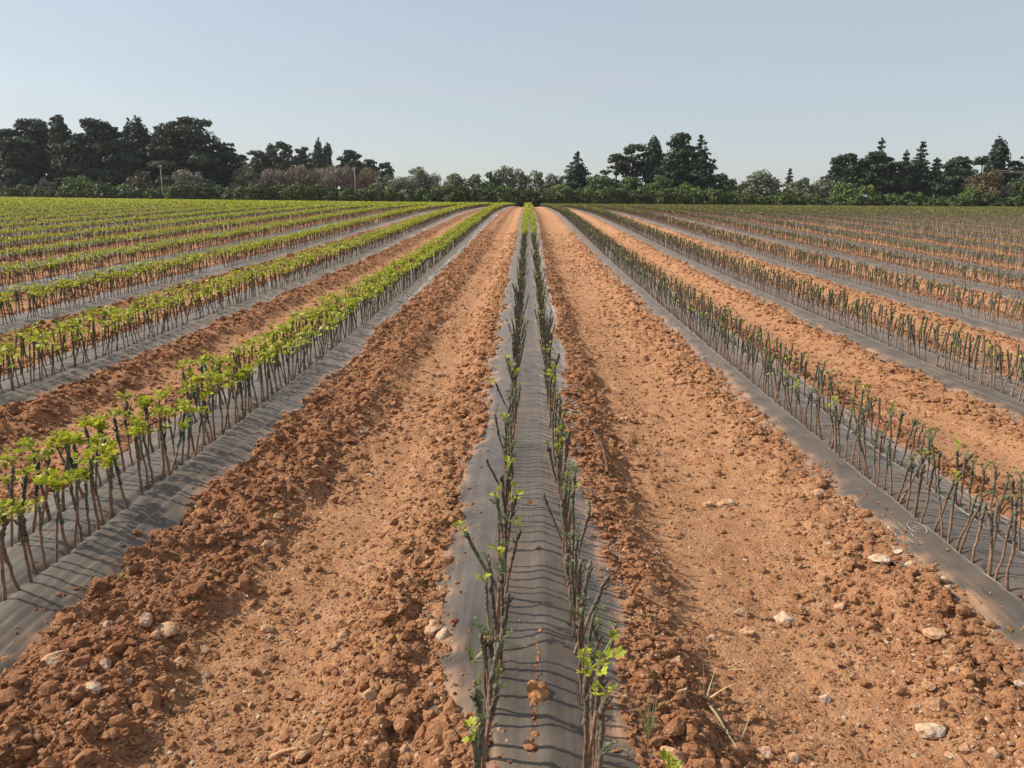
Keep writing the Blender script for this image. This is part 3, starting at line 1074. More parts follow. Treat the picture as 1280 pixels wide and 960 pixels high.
# ------------------------------------------------------------------ stones one can point at
STONES = [  # px, py (centre), width px, height/width, colour, name, label
 (672, 862, 30, .95, 'orange', 'rock', 'round orange rock sitting on the central mulch film between the rows'),
 (667, 879, 10, .9, 'orange', 'clod', 'small clod touching the near side of the rock on the central film'),
 (662, 931, 18, .8, 'red', 'clod', 'crumbling red clod on the central film at the near end of the soil trail'),
 (669, 917, 10, .8, 'orange', 'clod', 'small clod in the soil trail between the rock and the crumbling red clod'),
 (662, 627, 8, .8, 'red', 'clod', 'lone small red clod on the central film far beyond the rock'),
 (675, 787, 5, .8, 'orange', 'clod', 'tiny clod on the central film just beyond the rock'),
 (673, 822, 5, .8, 'orange', 'clod', 'tiny clod on the soil trail touching the far side of the rock'),
 (607, 799, 13, .9, 'orange', 'clod', 'orange clod against the stems of the left central row near the grass tuft'),
 (567, 775, 12, .8, 'red', 'clod', 'small red clod on the left margin of the central film beside the white lumps'),
 (540, 777, 28, .55, 'pale', 'stone', 'long pale limestone lump at the left edge of the central film'),
 (555, 791, 20, .8, 'white', 'stone', 'white limestone lump just below the long pale lump by the central film'),
 (552, 846, 20, .9, 'orange', 'clod', 'orange clod with a crisp shadow at the left edge of the central film'),
 (597, 891, 11, .9, 'orange', 'clod', 'orange clod on the tip of a soil tongue over the central film'),
 (462, 852, 24, 1.2, 'tan', 'rock', 'upright brown and white rock beside a dark hollow on the left path'),
 (477, 870, 11, .9, 'orange', 'clod', 'small clod leaning on the near side of the upright brown rock'),
 (462, 827, 9, .6, 'white', 'stone', 'small white stone just beyond the upright brown rock'),
 (409, 914, 12, .8, 'white', 'stone', 'white pebble alone near the front of the left path'),
 (505, 936, 14, 1.0, 'pale', 'stone', 'pale stone at the front of the left path, the farther of a pair'),
 (521, 946, 14, .7, 'pale', 'stone', 'pale stone at the front of the left path, the nearer of a pair'),
 (335, 785, 17, .9, 'tan', 'stone', 'dusty tan stone alone in the wheel track of the left path'),
 (429, 792, 14, .8, 'tan', 'stone', 'rough dusty stone right of the tan one in the left wheel track'),
 (356, 803, 11, .6, 'pale', 'stone', 'flat pale chip between two dusty stones in the left wheel track'),
 (336, 684, 19, .7, 'tan', 'stone', 'dusty pale stone at the edge of the left path berm, halfway along'),
 (349, 649, 13, .7, 'tan', 'clod', 'dusty clod on the left berm just beyond the dusty pale stone'),
 (454, 536, 14, .8, 'pale', 'stone', 'pale stone at the far side of the left path'),
 (519, 584, 15, .7, 'pale', 'stone', 'pale stone in the middle of the left path, well before the far pale stone'),
 (461, 593, 13, .5, 'tan', 'stone', 'flat tan stone left of the pale stone in the middle of the left path'),
 (443, 615, 10, .6, 'tan', 'stone', 'small tan stone on the left path nearer than the flat tan one'),
 (212, 669, 14, .7, 'red', 'clod', 'red clod on the edge of the folded film of the left leafy bed'),
 (172, 665, 12, .6, 'red', 'clod', 'red clod lying alone on the folded film of the left leafy bed'),
 (246, 633, 8, .7, 'pale', 'stone', 'small pale stone at the edge of the folded left film'),
 (69, 822, 34, .42, 'pale', 'stone', 'long pale limestone slab beside the folded film near the left frame edge'),
 (116, 857, 20, .7, 'white', 'stone', 'whitish stone below and right of the long pale slab'),
 (105, 831, 17, .5, 'pink', 'stone', 'flat pinkish stone just right of the long pale slab'),
 (132, 830, 14, .9, 'pink', 'stone', 'blocky pinkish stone right of the flat pinkish one'),
 (205, 781, 30, .62, 'tan', 'rock', 'biggest tan block on the berm right of the folded left film'),
 (183, 782, 16, .8, 'pink', 'stone', 'pinkish stone touching the left side of the big tan block'),
 (196, 797, 15, .8, 'tan', 'stone', 'tan stone touching the near side of the big tan block'),
 (135, 779, 13, .9, 'pink', 'stone', 'pinkish stone on the berm well left of the big tan block'),
 (202, 814, 9, 1.0, 'tan', 'clod', 'small upright clod below the big tan block'),
 (226, 827, 15, 1.1, 'pale', 'stone', 'pointed pale stone standing right of and below the big tan block'),
 (257, 842, 14, .8, 'pale', 'stone', 'pale flake of stone right of the pointed pale stone'),
 (46, 904, 7, .9, 'white', 'pebble', 'round white pebble near the front left corner'),
 (152, 902, 11, .5, 'white', 'pebble', 'thin white chip on bare soil at the front left'),
 (980, 772, 27, .72, 'white', 'rock', 'grey-white angular rock alone on the right wheel track'),
 (934, 788, 18, .6, 'tan', 'stone', 'flat tan stone left of the grey-white angular rock'),
 (893, 796, 14, .8, 'pink', 'stone', 'pinkish stone right of the furrow left of the flat tan stone'),
 (847, 823, 14, .9, 'pale', 'stone', 'pale stone on the berm right of the central bed, beside the dark furrow'),
 (839, 805, 9, .8, 'pale', 'stone', 'small pale stone just beyond the pale stone beside the dark furrow'),
 (853, 863, 17, .9, 'pale', 'stone', 'squarish pale stone at the furrow edge nearer than the pale stone'),
 (843, 944, 36, .75, 'tan', 'rock', 'biggest tan rock at the front of the berm right of the central bed'),
 (882, 945, 25, .85, 'orange', 'clod', 'large orange clod right of the biggest tan rock at the front'),
 (778, 822, 18, .8, 'orange', 'clod', 'orange clod at the right edge of the central film'),
 (906, 901, 10, .8, 'pink', 'stone', 'pinkish stone among dry stalks in the furrow at the front'),
 (957, 938, 19, .9, 'pink', 'stone', 'pinkish stone on the right side of the furrow at the front'),
 (992, 945, 13, .8, 'pale', 'stone', 'pale stone at the front edge right of the pinkish furrow stone'),
 (1032, 871, 13, .8, 'white', 'stone', 'white stone in the right wheel track nearer than the angular rock'),
 (1161, 835, 7, .9, 'white', 'pebble', 'bright white pebble in the middle of the right front soil'),
 (1144, 881, 15, .8, 'pale', 'stone', 'half-buried pale stone with a shaded top at the right front'),
 (1162, 911, 34, .5, 'white', 'stone', 'large flat whitish stone half-buried at the right front'),
 (1144, 943, 9, 1.1, 'white', 'pebble', 'whitish pebble nearer than the large flat whitish stone'),
 (1188, 944, 12, .7, 'pale', 'stone', 'pale stone at the front edge below the large flat whitish stone'),
 (1243, 940, 15, .8, 'pale', 'stone', 'pale stone near the front right corner'),
 (1212, 864, 7, 1.0, 'white', 'pebble', 'upright white pebble right of the half-buried pale stone'),
 (1194, 827, 11, .8, 'pale', 'stone', 'pale stone in the clods between the white pebbles on the right'),
 (1207, 844, 16, .9, 'orange', 'clod', 'orange clod casting a dark shadow on the right front soil'),
 (1235, 880, 10, .7, 'pale', 'stone', 'small pale chip right of the upright white pebble'),
 (1165, 797, 24, .5, 'tan', 'stone', 'flat tan stone on the berm left of the bare right film'),
 (1276, 852, 13, .9, 'white', 'stone', 'white stone at the right frame edge below the mulch film'),
 (909, 628, 26, .6, 'tan', 'clod', 'largest dusty clod on the right wheel track'),
 (884, 630, 14, .8, 'tan', 'clod', 'crumbly clod just left of the largest dusty clod'),
 (1024, 610, 12, .5, 'white', 'stone', 'white stone on the berm left of the right film, halfway along'),
 (1022, 622, 18, .7, 'tan', 'clod', 'tan clod just nearer than the white stone on the right berm'),
 (1007, 600, 16, .5, 'pale', 'stone', 'pale flat stone just beyond the white stone on the right berm'),
 (1034, 679, 11, .6, 'white', 'stone', 'yellowish white stone on the right path, nearer than the tan clod'),
 (1043, 694, 13, .7, 'pale', 'stone', 'pale stone just nearer than the yellowish white stone'),
 (1101, 702, 27, .32, 'white', 'stone', 'long flat whitish stone on the berm left of the printed film'),
 (1120, 689, 13, .7, 'white', 'stone', 'whitish stone just beyond the long flat stone by the printed film'),
 (1139, 704, 13, .7, 'white', 'stone', 'whitish stone at the film edge right of the long flat stone'),
 (1163, 722, 11, .9, 'white', 'stone', 'white stone touching the film edge, nearer than the printed mark'),
 (1179, 725, 12, 1.0, 'pink', 'clod', 'pinkish block touching the film edge right of the white stone'),
 (1185, 736, 8, .8, 'white', 'pebble', 'small white pebble below the pinkish block by the film'),
 (1050, 756, 14, .7, 'pale', 'stone', 'pale rough stone in the soil right of the grey-white angular rock'),
 (940, 524, 14, .5, 'pale', 'stone', 'pale flat stone beside the right film at its far stretch'),
 (843, 464, 12, .7, 'red', 'clod', 'dark red clod on the far stretch of the right path'),
 (500, 424, 7, .6, 'pale', 'stone', 'pale stone on the far stretch of the left berm'),
]
rs = np.random.default_rng(77)
for j, (px, py, wp_, asp, colr, nm, lab) in enumerate(STONES):
    X, Y, Z = ground_at(px, py + wp_ * asp * .25)
    dist = math.sqrt(X * X + Y * Y + (H - Z) ** 2)
    r_ = wp_ / FPX * dist / 2 * .98
    v, f = lumpy(3, 900 + j, .22, 7)
    v = v / np.abs(v).max(0)
    hh = r_ * min(1.0, asp * 1.05)
    v = v * np.array([r_, r_ * rs.uniform(.75, 1.0), hh])
    v = v + .06 * r_ * np.stack([vn(v[:, 0] / r_ * 3.1 + j, v[:, 1] / r_ * 3.1 + v[:, 2] / r_ * 2, 1 + a) for a in range(3)], 1) * 2
    a_ = rs.uniform(-.35, .35)
    rot = np.array([[math.cos(a_), -math.sin(a_), 0], [math.sin(a_), math.cos(a_), 0], [0, 0, 1]])
    o = link(nm, make_mesh(nm, v @ rot.T, f, [M_STONE[colr]], smooth=False), None, (X, Y, Z + hh * .14))
    tag(o, lab, 'stone' if nm in ('stone', 'rock', 'pebble') else 'soil clod', 'stones and clods lying on the soil')

# ------------------------------------------------------------------ weeds, straw and twigs
def blade(mb, base, az, length, width, bend, tone, el=1.2):
    P = []
    n = 6
    for i in range(n + 1):
        t = i / n
        e_ = el - bend * t * t
        if i == 0: p = np.array(base, float)
        else: p = p + length / n * np.array([math.cos(az) * math.cos(e_), math.sin(az) * math.cos(e_), math.sin(e_)])
        P.append(p)
    side = np.array([-math.sin(az), math.cos(az), 0])
    v, q = [], []
    for i, p in enumerate(P):
        wd = width * (1 - (i / n) ** 2) * .5 + .0003
        v += [p - side * wd, p + side * wd + np.array([0, 0, wd * .6])]
    for i in range(n): q.append((2 * i, 2 * i + 1, 2 * i + 3, 2 * i + 2))
    mb.add(v, q, None, tone)


def weed(name, px, py, blades, mat, label, cat):
    X, Y, Z = ground_at(px, py)
    o = empty(name, (X, Y, Z - .004))
    mb = MB()
    for b_ in blades: blade(mb, (random.uniform(-.006, .006), random.uniform(-.006, .006), 0), *b_)
    link('blades', mb.mesh('blades', [mat]), o)
    tag(o, label, cat)
    return o


random.seed(21)
weed('grass_tuft', 589, 826, [(1.7, .085, .008, .2, .5, 1.5), (1.2, .06, .006, .3, .4, 1.35), (2.3, .07, .006, .4, .4, 1.3), (.35, .13, .007, .5, .95, .75), (-.5, .05, .005, .6, .5, .7)], M_GRASS, 'small green grass tuft growing through the left side of the central film', 'grass tuft')
weed('grass_tuft', 148, 728, [(random.uniform(0, 6.3), random.uniform(.04, .09), .004, random.uniform(.2, .8), .7, random.uniform(.9, 1.5)) for _ in range(9)], M_GRASS, 'wispy grass tuft at the edge of the folded left film', 'grass tuft')
weed('grass_tuft', 234, 660, [(random.uniform(0, 6.3), random.uniform(.04, .08), .004, random.uniform(.2, .8), .6, random.uniform(.9, 1.5)) for _ in range(7)], M_STRAW, 'yellowing grass tuft on the berm beside the folded left film', 'grass tuft')
weed('grass_tuft', 1172, 722, [(random.uniform(2, 4.3), random.uniform(.05, .10), .004, random.uniform(.5, 1.2), .5, random.uniform(.4, 1.1)) for _ in range(7)], M_GRASS, 'thin grass creeping over the edge of the right film by the white stone', 'grass tuft')
weed('weed', 812, 928, [(random.uniform(1.0, 2.6), random.uniform(.06, .19), .003, random.uniform(.2, .9), random.uniform(.4, 1), random.uniform(.8, 1.5)) for _ in range(22)], M_WEED, 'tall wispy green weed on the berm right of the central bed', 'weed')
weed('dry_grass', 881, 874, [(.9, .11, .004, .2, .9, 1.0), (1.5, .12, .004, .1, .7, 1.2), (.2, .12, .004, .3, .8, .6), (2.2, .08, .004, .3, .6, 1.0)], M_STRAW, 'dry straw stalks sprouting from the dark furrow right of the berm', 'dry grass')
weed('dry_grass', 921, 934, [(.8, .12, .004, .1, .8, .9), (2.6, .17, .005, .1, .9, .35), (1.6, .09, .004, .1, .6, 1.1), (2.2, .14, .004, .2, .7, .5)], M_STRAW, 'dry straw stalks in the furrow near the front, nearer than the other stalks', 'dry grass')
weed('dry_grass', 905, 836, [(-.2, .14, .003, .15, .8, .25), (2.8, .10, .003, .2, .7, .3), (.4, .10, .003, .2, .9, .3)], M_STRAW, 'flattened straw lying across the furrow beyond the upright dry stalks', 'dry grass')
# yellow-green vine shoot at the front edge, right of the central film
X, Y, Z = ground_at(835, 985)
vs = empty('vine_shoot', (X, Y, Z))
mb = MB()
random.seed(8)
mb.tube([(0, 0, -.02), (.004, .0, .05), (-.004, .01, .10)], [.004, .0035, .002], 6, tone=.5)
for l in range(11):
    a_ = random.uniform(0, 6.28); el = random.uniform(0, .9)
    dr = np.array([math.cos(a_) * math.cos(el), math.sin(a_) * math.cos(el), math.sin(el)])
    leaf(mb, np.array([0, 0, random.uniform(.03, .10)]) + dr * .012, dr, (random.uniform(-.5, .5), random.uniform(-.5, .5), 1), random.uniform(.03, .05), random.uniform(.6, 1))
link('foliage', mb.mesh('foliage', [M_LEAF]), vs)
tag(vs, 'yellow-green leafy shoot at the front edge left of the biggest tan rock', 'vine shoot')


def twig(name, pix, rad, mat, label, lift=.012):
    P = []
    for px, py in pix:
        X, Y, Z = ground_at(px, py); P.append((X, Y, Z + lift))
    P = np.array(P)
    ts = np.linspace(0, 1, 3 * len(P)); t0 = np.linspace(0, 1, len(P))
    D = np.stack([np.interp(ts, t0, P[:, a_]) for a_ in range(3)], 1)
    mb = MB(); mb.tube(D - D[0], np.linspace(rad, rad * .5, len(D)), 6)
    o = link(name, mb.mesh(name, [mat], True), None, tuple(D[0]))
    tag(o, label, 'twig')


twig('twig', [(759, 596), (757, 580), (752, 562), (744, 548), (735, 538)], .010, M_TWIG, 'curved brown twig lying in the furrow right of the central bed', .03)
twig('twig', [(338, 952), (352, 944), (368, 940), (384, 946)], .009, M_STONE['tan'], 'soil-caked root lying on the left path at the front edge')
twig('twig', [(636, 811), (648, 809), (660, 810)], .003, M_STRAW, 'thin pale straw lying on the central film beyond the rock', .006)
twig('twig', [(885, 884), (897, 902), (908, 922), (922, 944)], .005, M_STRAW, 'long pale stalk lying along the dark furrow at the front right', .02)

# ------------------------------------------------------------------ trees and bushes beyond the field
def blob_cards(mb, pads, n_area, leaf_s, up=.25, asp=1.0, tone_sd=.09, thin=None):
    for (cx, cy, cz, rx, ry, rz, tn) in pads:
        area = (rx * ry + rx * rz + ry * rz) * 4.2
        n = max(20, int(area * n_area))
        d_ = rng.normal(size=(n, 3)); d_ /= np.linalg.norm(d_, axis=1, keepdims=True)
        rr = rng.uniform(.45, 1.08, n) ** .7
        p = d_ * rr[:, None] * np.array([rx, ry, rz]) + np.array([cx, cy, cz])
        nor = d_ / np.array([rx, ry, rz]) * min(rx, ry, rz) + rng.normal(size=(n, 3)) * .55 + np.array([0, 0, up])
        tone = np.clip(tn + rng.normal(0, tone_sd, n), 0, 1)
        mb.cards(p, nor, leaf_s * rng.uniform(.6, 1.25, n), asp, tone)


def make_tree(name, kind, px, ytop, wpx, Yd, colour, label, cat='tree', ybase=None, group=None, crown_from=.12, n_mul=1.0):
    X, ztop = at_depth(px, ytop, Yd)
    zg = float(zbase(X, Yd)) - .03
    Ht = max(.8, ztop - zg)
    W = wpx / FPX * Yd * (1.38 if kind == 'broad' else 1.45 if kind == 'conifer' else 1.3)
    Wr = W / 2
    r_ = random.Random(hash((px, ytop, kind)) & 0xffff if False else int(px * 31 + ytop * 7 + wpx))
    root = empty(name, (X, Yd, zg))
    pads = []
    U = r_.uniform
    if kind in ('broad', 'pine'):
        npad = int((24 + Ht * 2.2) * (1 + .35 * max(0, W / Ht - .8)))
        for i in range(npad):
            f = crown_from + (1 - crown_from) * ((i + .5) / npad) ** .85
            env = Wr * (1.0 - max(0, (f - .35) / .65) ** 2.2 * .62) * (.8 + .2 * min(1, f / .3))
            a_ = U(0, 6.28); rd = env * math.sqrt(U(.05, .72))
            s = Wr * U(.22, .38) * (1 - .35 * f)
            rz = s * (U(.26, .42) if kind == 'pine' else U(.30, .52))
            pads.append((math.cos(a_) * rd, math.sin(a_) * rd * .8, f * Ht - rz * .7, s, s, rz, U(.25, .7)))
        pads.append((U(-.15, .15) * Wr, 0, Ht - Wr * .16, Wr * .25, Wr * .25, Wr * .18, .5))
        if kind == 'broad':          # solid heart
            pads += [(0, 0, Ht * .42, Wr * .62, Wr * .5, Ht * .30, .35), (Wr * .2, 0, Ht * .68, Wr * .42, Wr * .4, Ht * .2, .35), (-Wr * .25, 0, Ht * .6, Wr * .42, Wr * .4, Ht * .2, .35)]
        ls, na = .31, 10.5 if kind == 'broad' else 8
    elif kind == 'columnar':
        npad = 20
        for i in range(npad):
            f = (i + .5) / npad
            env = Wr * (1 - max(0, (f - .62) / .38) ** 2.6 * .62)
            a_ = U(0, 6.28)
            pads.append((math.cos(a_) * env * .22, math.sin(a_) * env * .22, f * Ht, env * U(.72, 1.0), env * .8, Ht / npad * U(2.0, 3.2), U(.3, .6)))
        ls, na = .32, 10
    elif kind == 'conifer':
        tiers = max(9, int(Ht * 1.8))
        for i in range(tiers):
            f = (i + .4) / tiers
            env = Wr * (1 - f ** 1.15) + .14
            nb = 5 if f < .75 else 3
            a0 = U(0, 6.28)
            for b_ in range(nb):
                a_ = a0 + b_ * 6.283 / nb + U(-.3, .3)
                L = env * U(.68, 1.08)
                pads.append((math.cos(a_) * L * .56, math.sin(a_) * L * .56, f * Ht + U(-.15, .2), abs(math.cos(a_)) * L * .42 + .22 * L + .1, abs(math.sin(a_)) * L * .42 + .22 * L + .1, .11 * L + .13, U(.25, .65)))
        pads.append((0, 0, Ht * .96, .16, .16, Ht * .05, .5))
        pads.append((0, 0, Ht * .40, Wr * .36, Wr * .36, Ht * .32, .3))
        ls, na = .25, 13
    elif kind == 'spire':
        tiers = 13
        for i in range(tiers):
            f = .05 + .92 * (i + .3) / tiers
            env = Wr * (1 - f * .80)
            for b_ in range(6):
                a_ = b_ * 6.283 / 6 + i * .6
                pads.append((math.cos(a_) * env * .55, math.sin(a_) * env * .55, f * Ht + U(.0, .22) * env, abs(math.cos(a_)) * env * .48 + .12, abs(math.sin(a_)) * env * .48 + .12, .22, U(.3, .6)))
        pads.append((0, 0, Ht * .93, .18, .18, Ht * .08, .5)); pads.append((0, 0, Ht * .5, Wr * .35, Wr * .35, Ht * .4, .4))
        ls, na = .22, 14
    elif kind == 'bare':
        for i in range(10):
            a_ = U(0, 6.28); rd = Wr * math.sqrt(U(0, .6)); f = U(.3, .85)
            s = Wr * U(.3, .45)
            pads.append((math.cos(a_) * rd, math.sin(a_) * rd, f * Ht, s, s, Ht * .2, U(.3, .75)))
        ls, na = .0, 7
    else:                            # shrub
        npad = int(9 + W * 1.6)
        for i in range(npad):
            f = ((i + .5) / npad) ** .8
            env = Wr * math.sqrt(max(.05, 1 - (f * .92) ** 2.4))
            a_ = U(0, 6.28); rd = env * math.sqrt(U(.1, .75))
            s = min(Wr * .5, Ht * .4) * U(.42, .8)
            pads.append((math.cos(a_) * rd, math.sin(a_) * rd * .8, max(s * .4, f * Ht - s * .75), s, s, s * U(.65, .95), U(.2, .75)))
        pads.append((0, 0, Ht * .40, Wr * .78, Wr * .6, Ht * .42, .35))
        ls, na = .24, 13
    # trunk and limbs
    tk = MB()
    tr = max(.05, Ht * .022) if kind not in ('shrub', 'bare') else max(.03, Ht * .016)
    lean = U(-.02, .02) * Ht
    tk.tube([(0, 0, -.2), (lean * .3, 0, Ht * .3), (lean, 0, Ht * .62), (lean * 1.2, 0, Ht * .88)], [tr * 1.25, tr, tr * .65, tr * .2], 7)
    for pd in r_.sample(pads, min(len(pads), 9)):
        zb = max(.1, pd[2] * .62)
        tk.tube([(lean * zb / Ht, 0, zb), ((pd[0] + lean) * .5, pd[1] * .5, (zb + pd[2]) * .52), (pd[0], pd[1], pd[2])], [tr * .4, tr * .28, tr * .1], 5)
    link('trunk', tk.mesh('trunk', [M_TRUNK], True), root)
    cr = MB()
    if kind == 'bare':
        for pd in pads:
            n = 260
            d_ = rng.normal(size=(n, 3)); d_ /= np.linalg.norm(d_, axis=1, keepdims=True)
            p = d_ * rng.uniform(.2, 1.05, n)[:, None] * np.array(pd[3:6]) + np.array(pd[:3])
            dirv = np.array([0, 0, 1.0]) + .55 * rng.normal(size=(n, 3)) * np.array([1, 1, .4])
            dirv /= np.linalg.norm(dirv, axis=1, keepdims=True)
            side = np.cross(dirv, rng.normal(size=(n, 3))); side /= np.linalg.norm(side, axis=1, keepdims=True)
            L = rng.uniform(.25, .55, n)[:, None]; w_ = rng.uniform(.03, .075, n)[:, None]
            v = np.stack([p - dirv * L - side * w_, p - dirv * L + side * w_, p + dirv * L + side * w_ * .4, p + dirv * L - side * w_ * .4], 1)
            cr.add(v.reshape(-1, 3), np.arange(4 * n).reshape(n, 4), None, np.repeat(np.clip(pd[6] + rng.normal(0, .2, n), 0, 1), 4))
    else:
        blob_cards(cr, pads, na * n_mul, ls)
    link('crown', cr.mesh('crown', [M_TREE[colour]]), root)
    tag(root, label, cat, group)
    return root


G1 = 'dark trees of the left wood'; G2 = 'tall trees in the middle clump'; G3 = 'trees of the right wood'
TREES = [
 ('cypress_tree', 'broad', -6, 160, 62, 134, 'dark', 'dark cypress cut by the left frame edge', G1),
 ('cypress_tree', 'broad', 44, 149, 66, 136, 'dark', 'broad dark cypress, second from the left frame edge', G1),
 ('cypress_tree', 'columnar', 72, 152, 24, 133, 'dark', 'narrow columnar cypress right of the second broad cypress', G1),
 ('cypress_tree', 'broad', 119, 150, 74, 135, 'dark', 'broad flat-topped dark cypress between the two columnar ones', G1),
 ('cypress_tree', 'columnar', 160, 160, 14, 139, 'dark', 'thin pointed cypress left of the thicker columnar one', G1),
 ('cypress_tree', 'columnar', 172, 157, 26, 137, 'dark', 'thick columnar cypress with a blunt top in the left wood', G1),
 ('cypress_tree', 'broad', 150, 174, 54, 133, 'dark', 'lower dark cypress filling the gap under the columnar ones', G1),
 ('cypress_tree', 'broad', 236, 147, 82, 135, 'dark', 'tallest broad dark cypress of the left wood', G1),
 ('cypress_tree', 'broad', 203, 166, 46, 138, 'dark', 'dark cypress leaning on the left flank of the tallest one', G1),
 ('cypress_tree', 'broad', 278, 178, 46, 134, 'dark', 'dark cypress sloping down at the right end of the left wood', G1),
 ('cypress_tree', 'broad', 20, 172, 60, 131, 'dark', 'lower dark cypress in front of the wood at far left', G1),
 ('cypress_tree', 'broad', 88, 176, 54, 131, 'dark', 'lower dark cypress in front of the flat-topped one', G1),
 ('pine_tree', 'broad', 300, 193, 26, 165, 'dark', 'small distant dark tree just right of the left wood', 'distant trees behind the brown thicket'),
 ('pine_tree', 'broad', 321, 188, 30, 165, 'dark', 'distant dark tree left of the highest of the far row', 'distant trees behind the brown thicket'),
 ('cypress_tree', 'columnar', 337, 184, 15, 167, 'dark', 'narrow distant cypress touching the highest of the far row', 'distant trees behind the brown thicket'),
 ('pine_tree', 'broad', 353, 177, 34, 165, 'dark', 'highest distant dark tree behind the brown thicket', 'distant trees behind the brown thicket'),
 ('pine_tree', 'broad', 380, 184, 28, 168, 'dark', 'distant rounded tree right of the highest of the far row', 'distant trees behind the brown thicket'),
 ('cypress_tree', 'columnar', 397, 182, 13, 165, 'dark', 'taller of the twin narrow cypresses behind the brown thicket', 'distant trees behind the brown thicket'),
 ('cypress_tree', 'columnar', 409, 185, 12, 165, 'dark', 'shorter of the twin narrow cypresses behind the brown thicket', 'distant trees behind the brown thicket'),
 ('pine_tree', 'broad', 436, 188, 36, 166, 'dark', 'broad distant tree right of the twin narrow cypresses', 'distant trees behind the brown thicket'),
 ('pine_tree', 'broad', 462, 199, 28, 168, 'dark', 'low distant tree on the falling end of the far row', 'distant trees behind the brown thicket'),
 ('pine_tree', 'broad', 482, 203, 24, 168, 'dark', 'last and lowest distant tree of the far row', 'distant trees behind the brown thicket'),
 ('conifer_tree', 'conifer', 722, 189, 42, 134, 'dark', 'lone layered conifer left of the middle pine clump', G2),
 ('pine_tree', 'pine', 772, 192, 48, 137, 'pine', 'spreading pine with open branches in the middle clump', G2),
 ('pine_tree', 'pine', 793, 180, 44, 138, 'pine', 'flat-topped pine with sky showing through in the middle clump', G2),
 ('cypress_tree', 'columnar', 818, 176, 20, 137, 'dark', 'narrow dark tree between the two broad pines', G2),
 ('pine_tree', 'broad', 849, 167, 44, 136, 'pine', 'tallest rounded pine of the middle clump', G2),
 ('conifer_tree', 'conifer', 877, 168, 46, 134, 'dark', 'pointed conifer at the right end of the middle clump', G2),
 ('pine_tree', 'broad', 838, 198, 40, 134, 'pine', 'lower pine under the tallest one in the middle clump', G2),
 ('conifer_tree', 'conifer', 988, 210, 15, 150, 'dark', 'tiny lone conifer standing above the right bushes', None),
 ('pine_tree', 'broad', 1060, 193, 46, 136, 'pine', 'rounded dark tree at the left end of the right wood', G3),
 ('pine_tree', 'broad', 1098, 190, 50, 135, 'pine', 'broad olive-dark tree under the tiered spire', G3),
 ('spire_tree', 'spire', 1103, 171, 22, 139, 'dark', 'tiered spire tree rising above the right wood', G3),
 ('spire_tree', 'spire', 1134, 187, 18, 137, 'dark', 'small pointed spire right of the tall tiered spire', G3),
 ('pine_tree', 'broad', 1128, 202, 38, 134, 'dark', 'dark tree at the foot of the small pointed spire', G3),
 ('conifer_tree', 'conifer', 1154, 177, 34, 134, 'dark', 'tall dense conifer in the middle of the right wood', G3),
 ('spire_tree', 'spire', 1172, 196, 24, 136, 'dark', 'spiky open conifer right of the tall dense conifer', G3),
 ('pine_tree', 'broad', 1197, 196, 36, 134, 'pine', 'flat-topped dark tree left of the pale olive tree', G3),
 ('pine_tree', 'pine', 1230, 195, 40, 140, 'pine', 'open-branched pine behind the pale olive tree', G3),
 ('cypress_tree', 'columnar', 1250, 179, 20, 138, 'dark', 'dark columnar cypress above the right end of the wood', G3),
 ('pine_tree', 'broad', 1268, 201, 30, 138, 'pine', 'rounded tree behind the overhead cable', G3),
 ('pine_tree', 'broad', 1290, 193, 28, 136, 'dark', 'dark tree cut by the right frame edge', G3),
 ('pine_tree', 'broad', 1178, 214, 50, 133, 'dark', 'low dark tree filling under the spiky open conifer', G3),
]
for nm, kd, px, yt, wpx, Yd, cl_, lab, gr in TREES:
    make_tree(nm, kd, px, yt, wpx, Yd, cl_, lab, 'tree', group=gr)

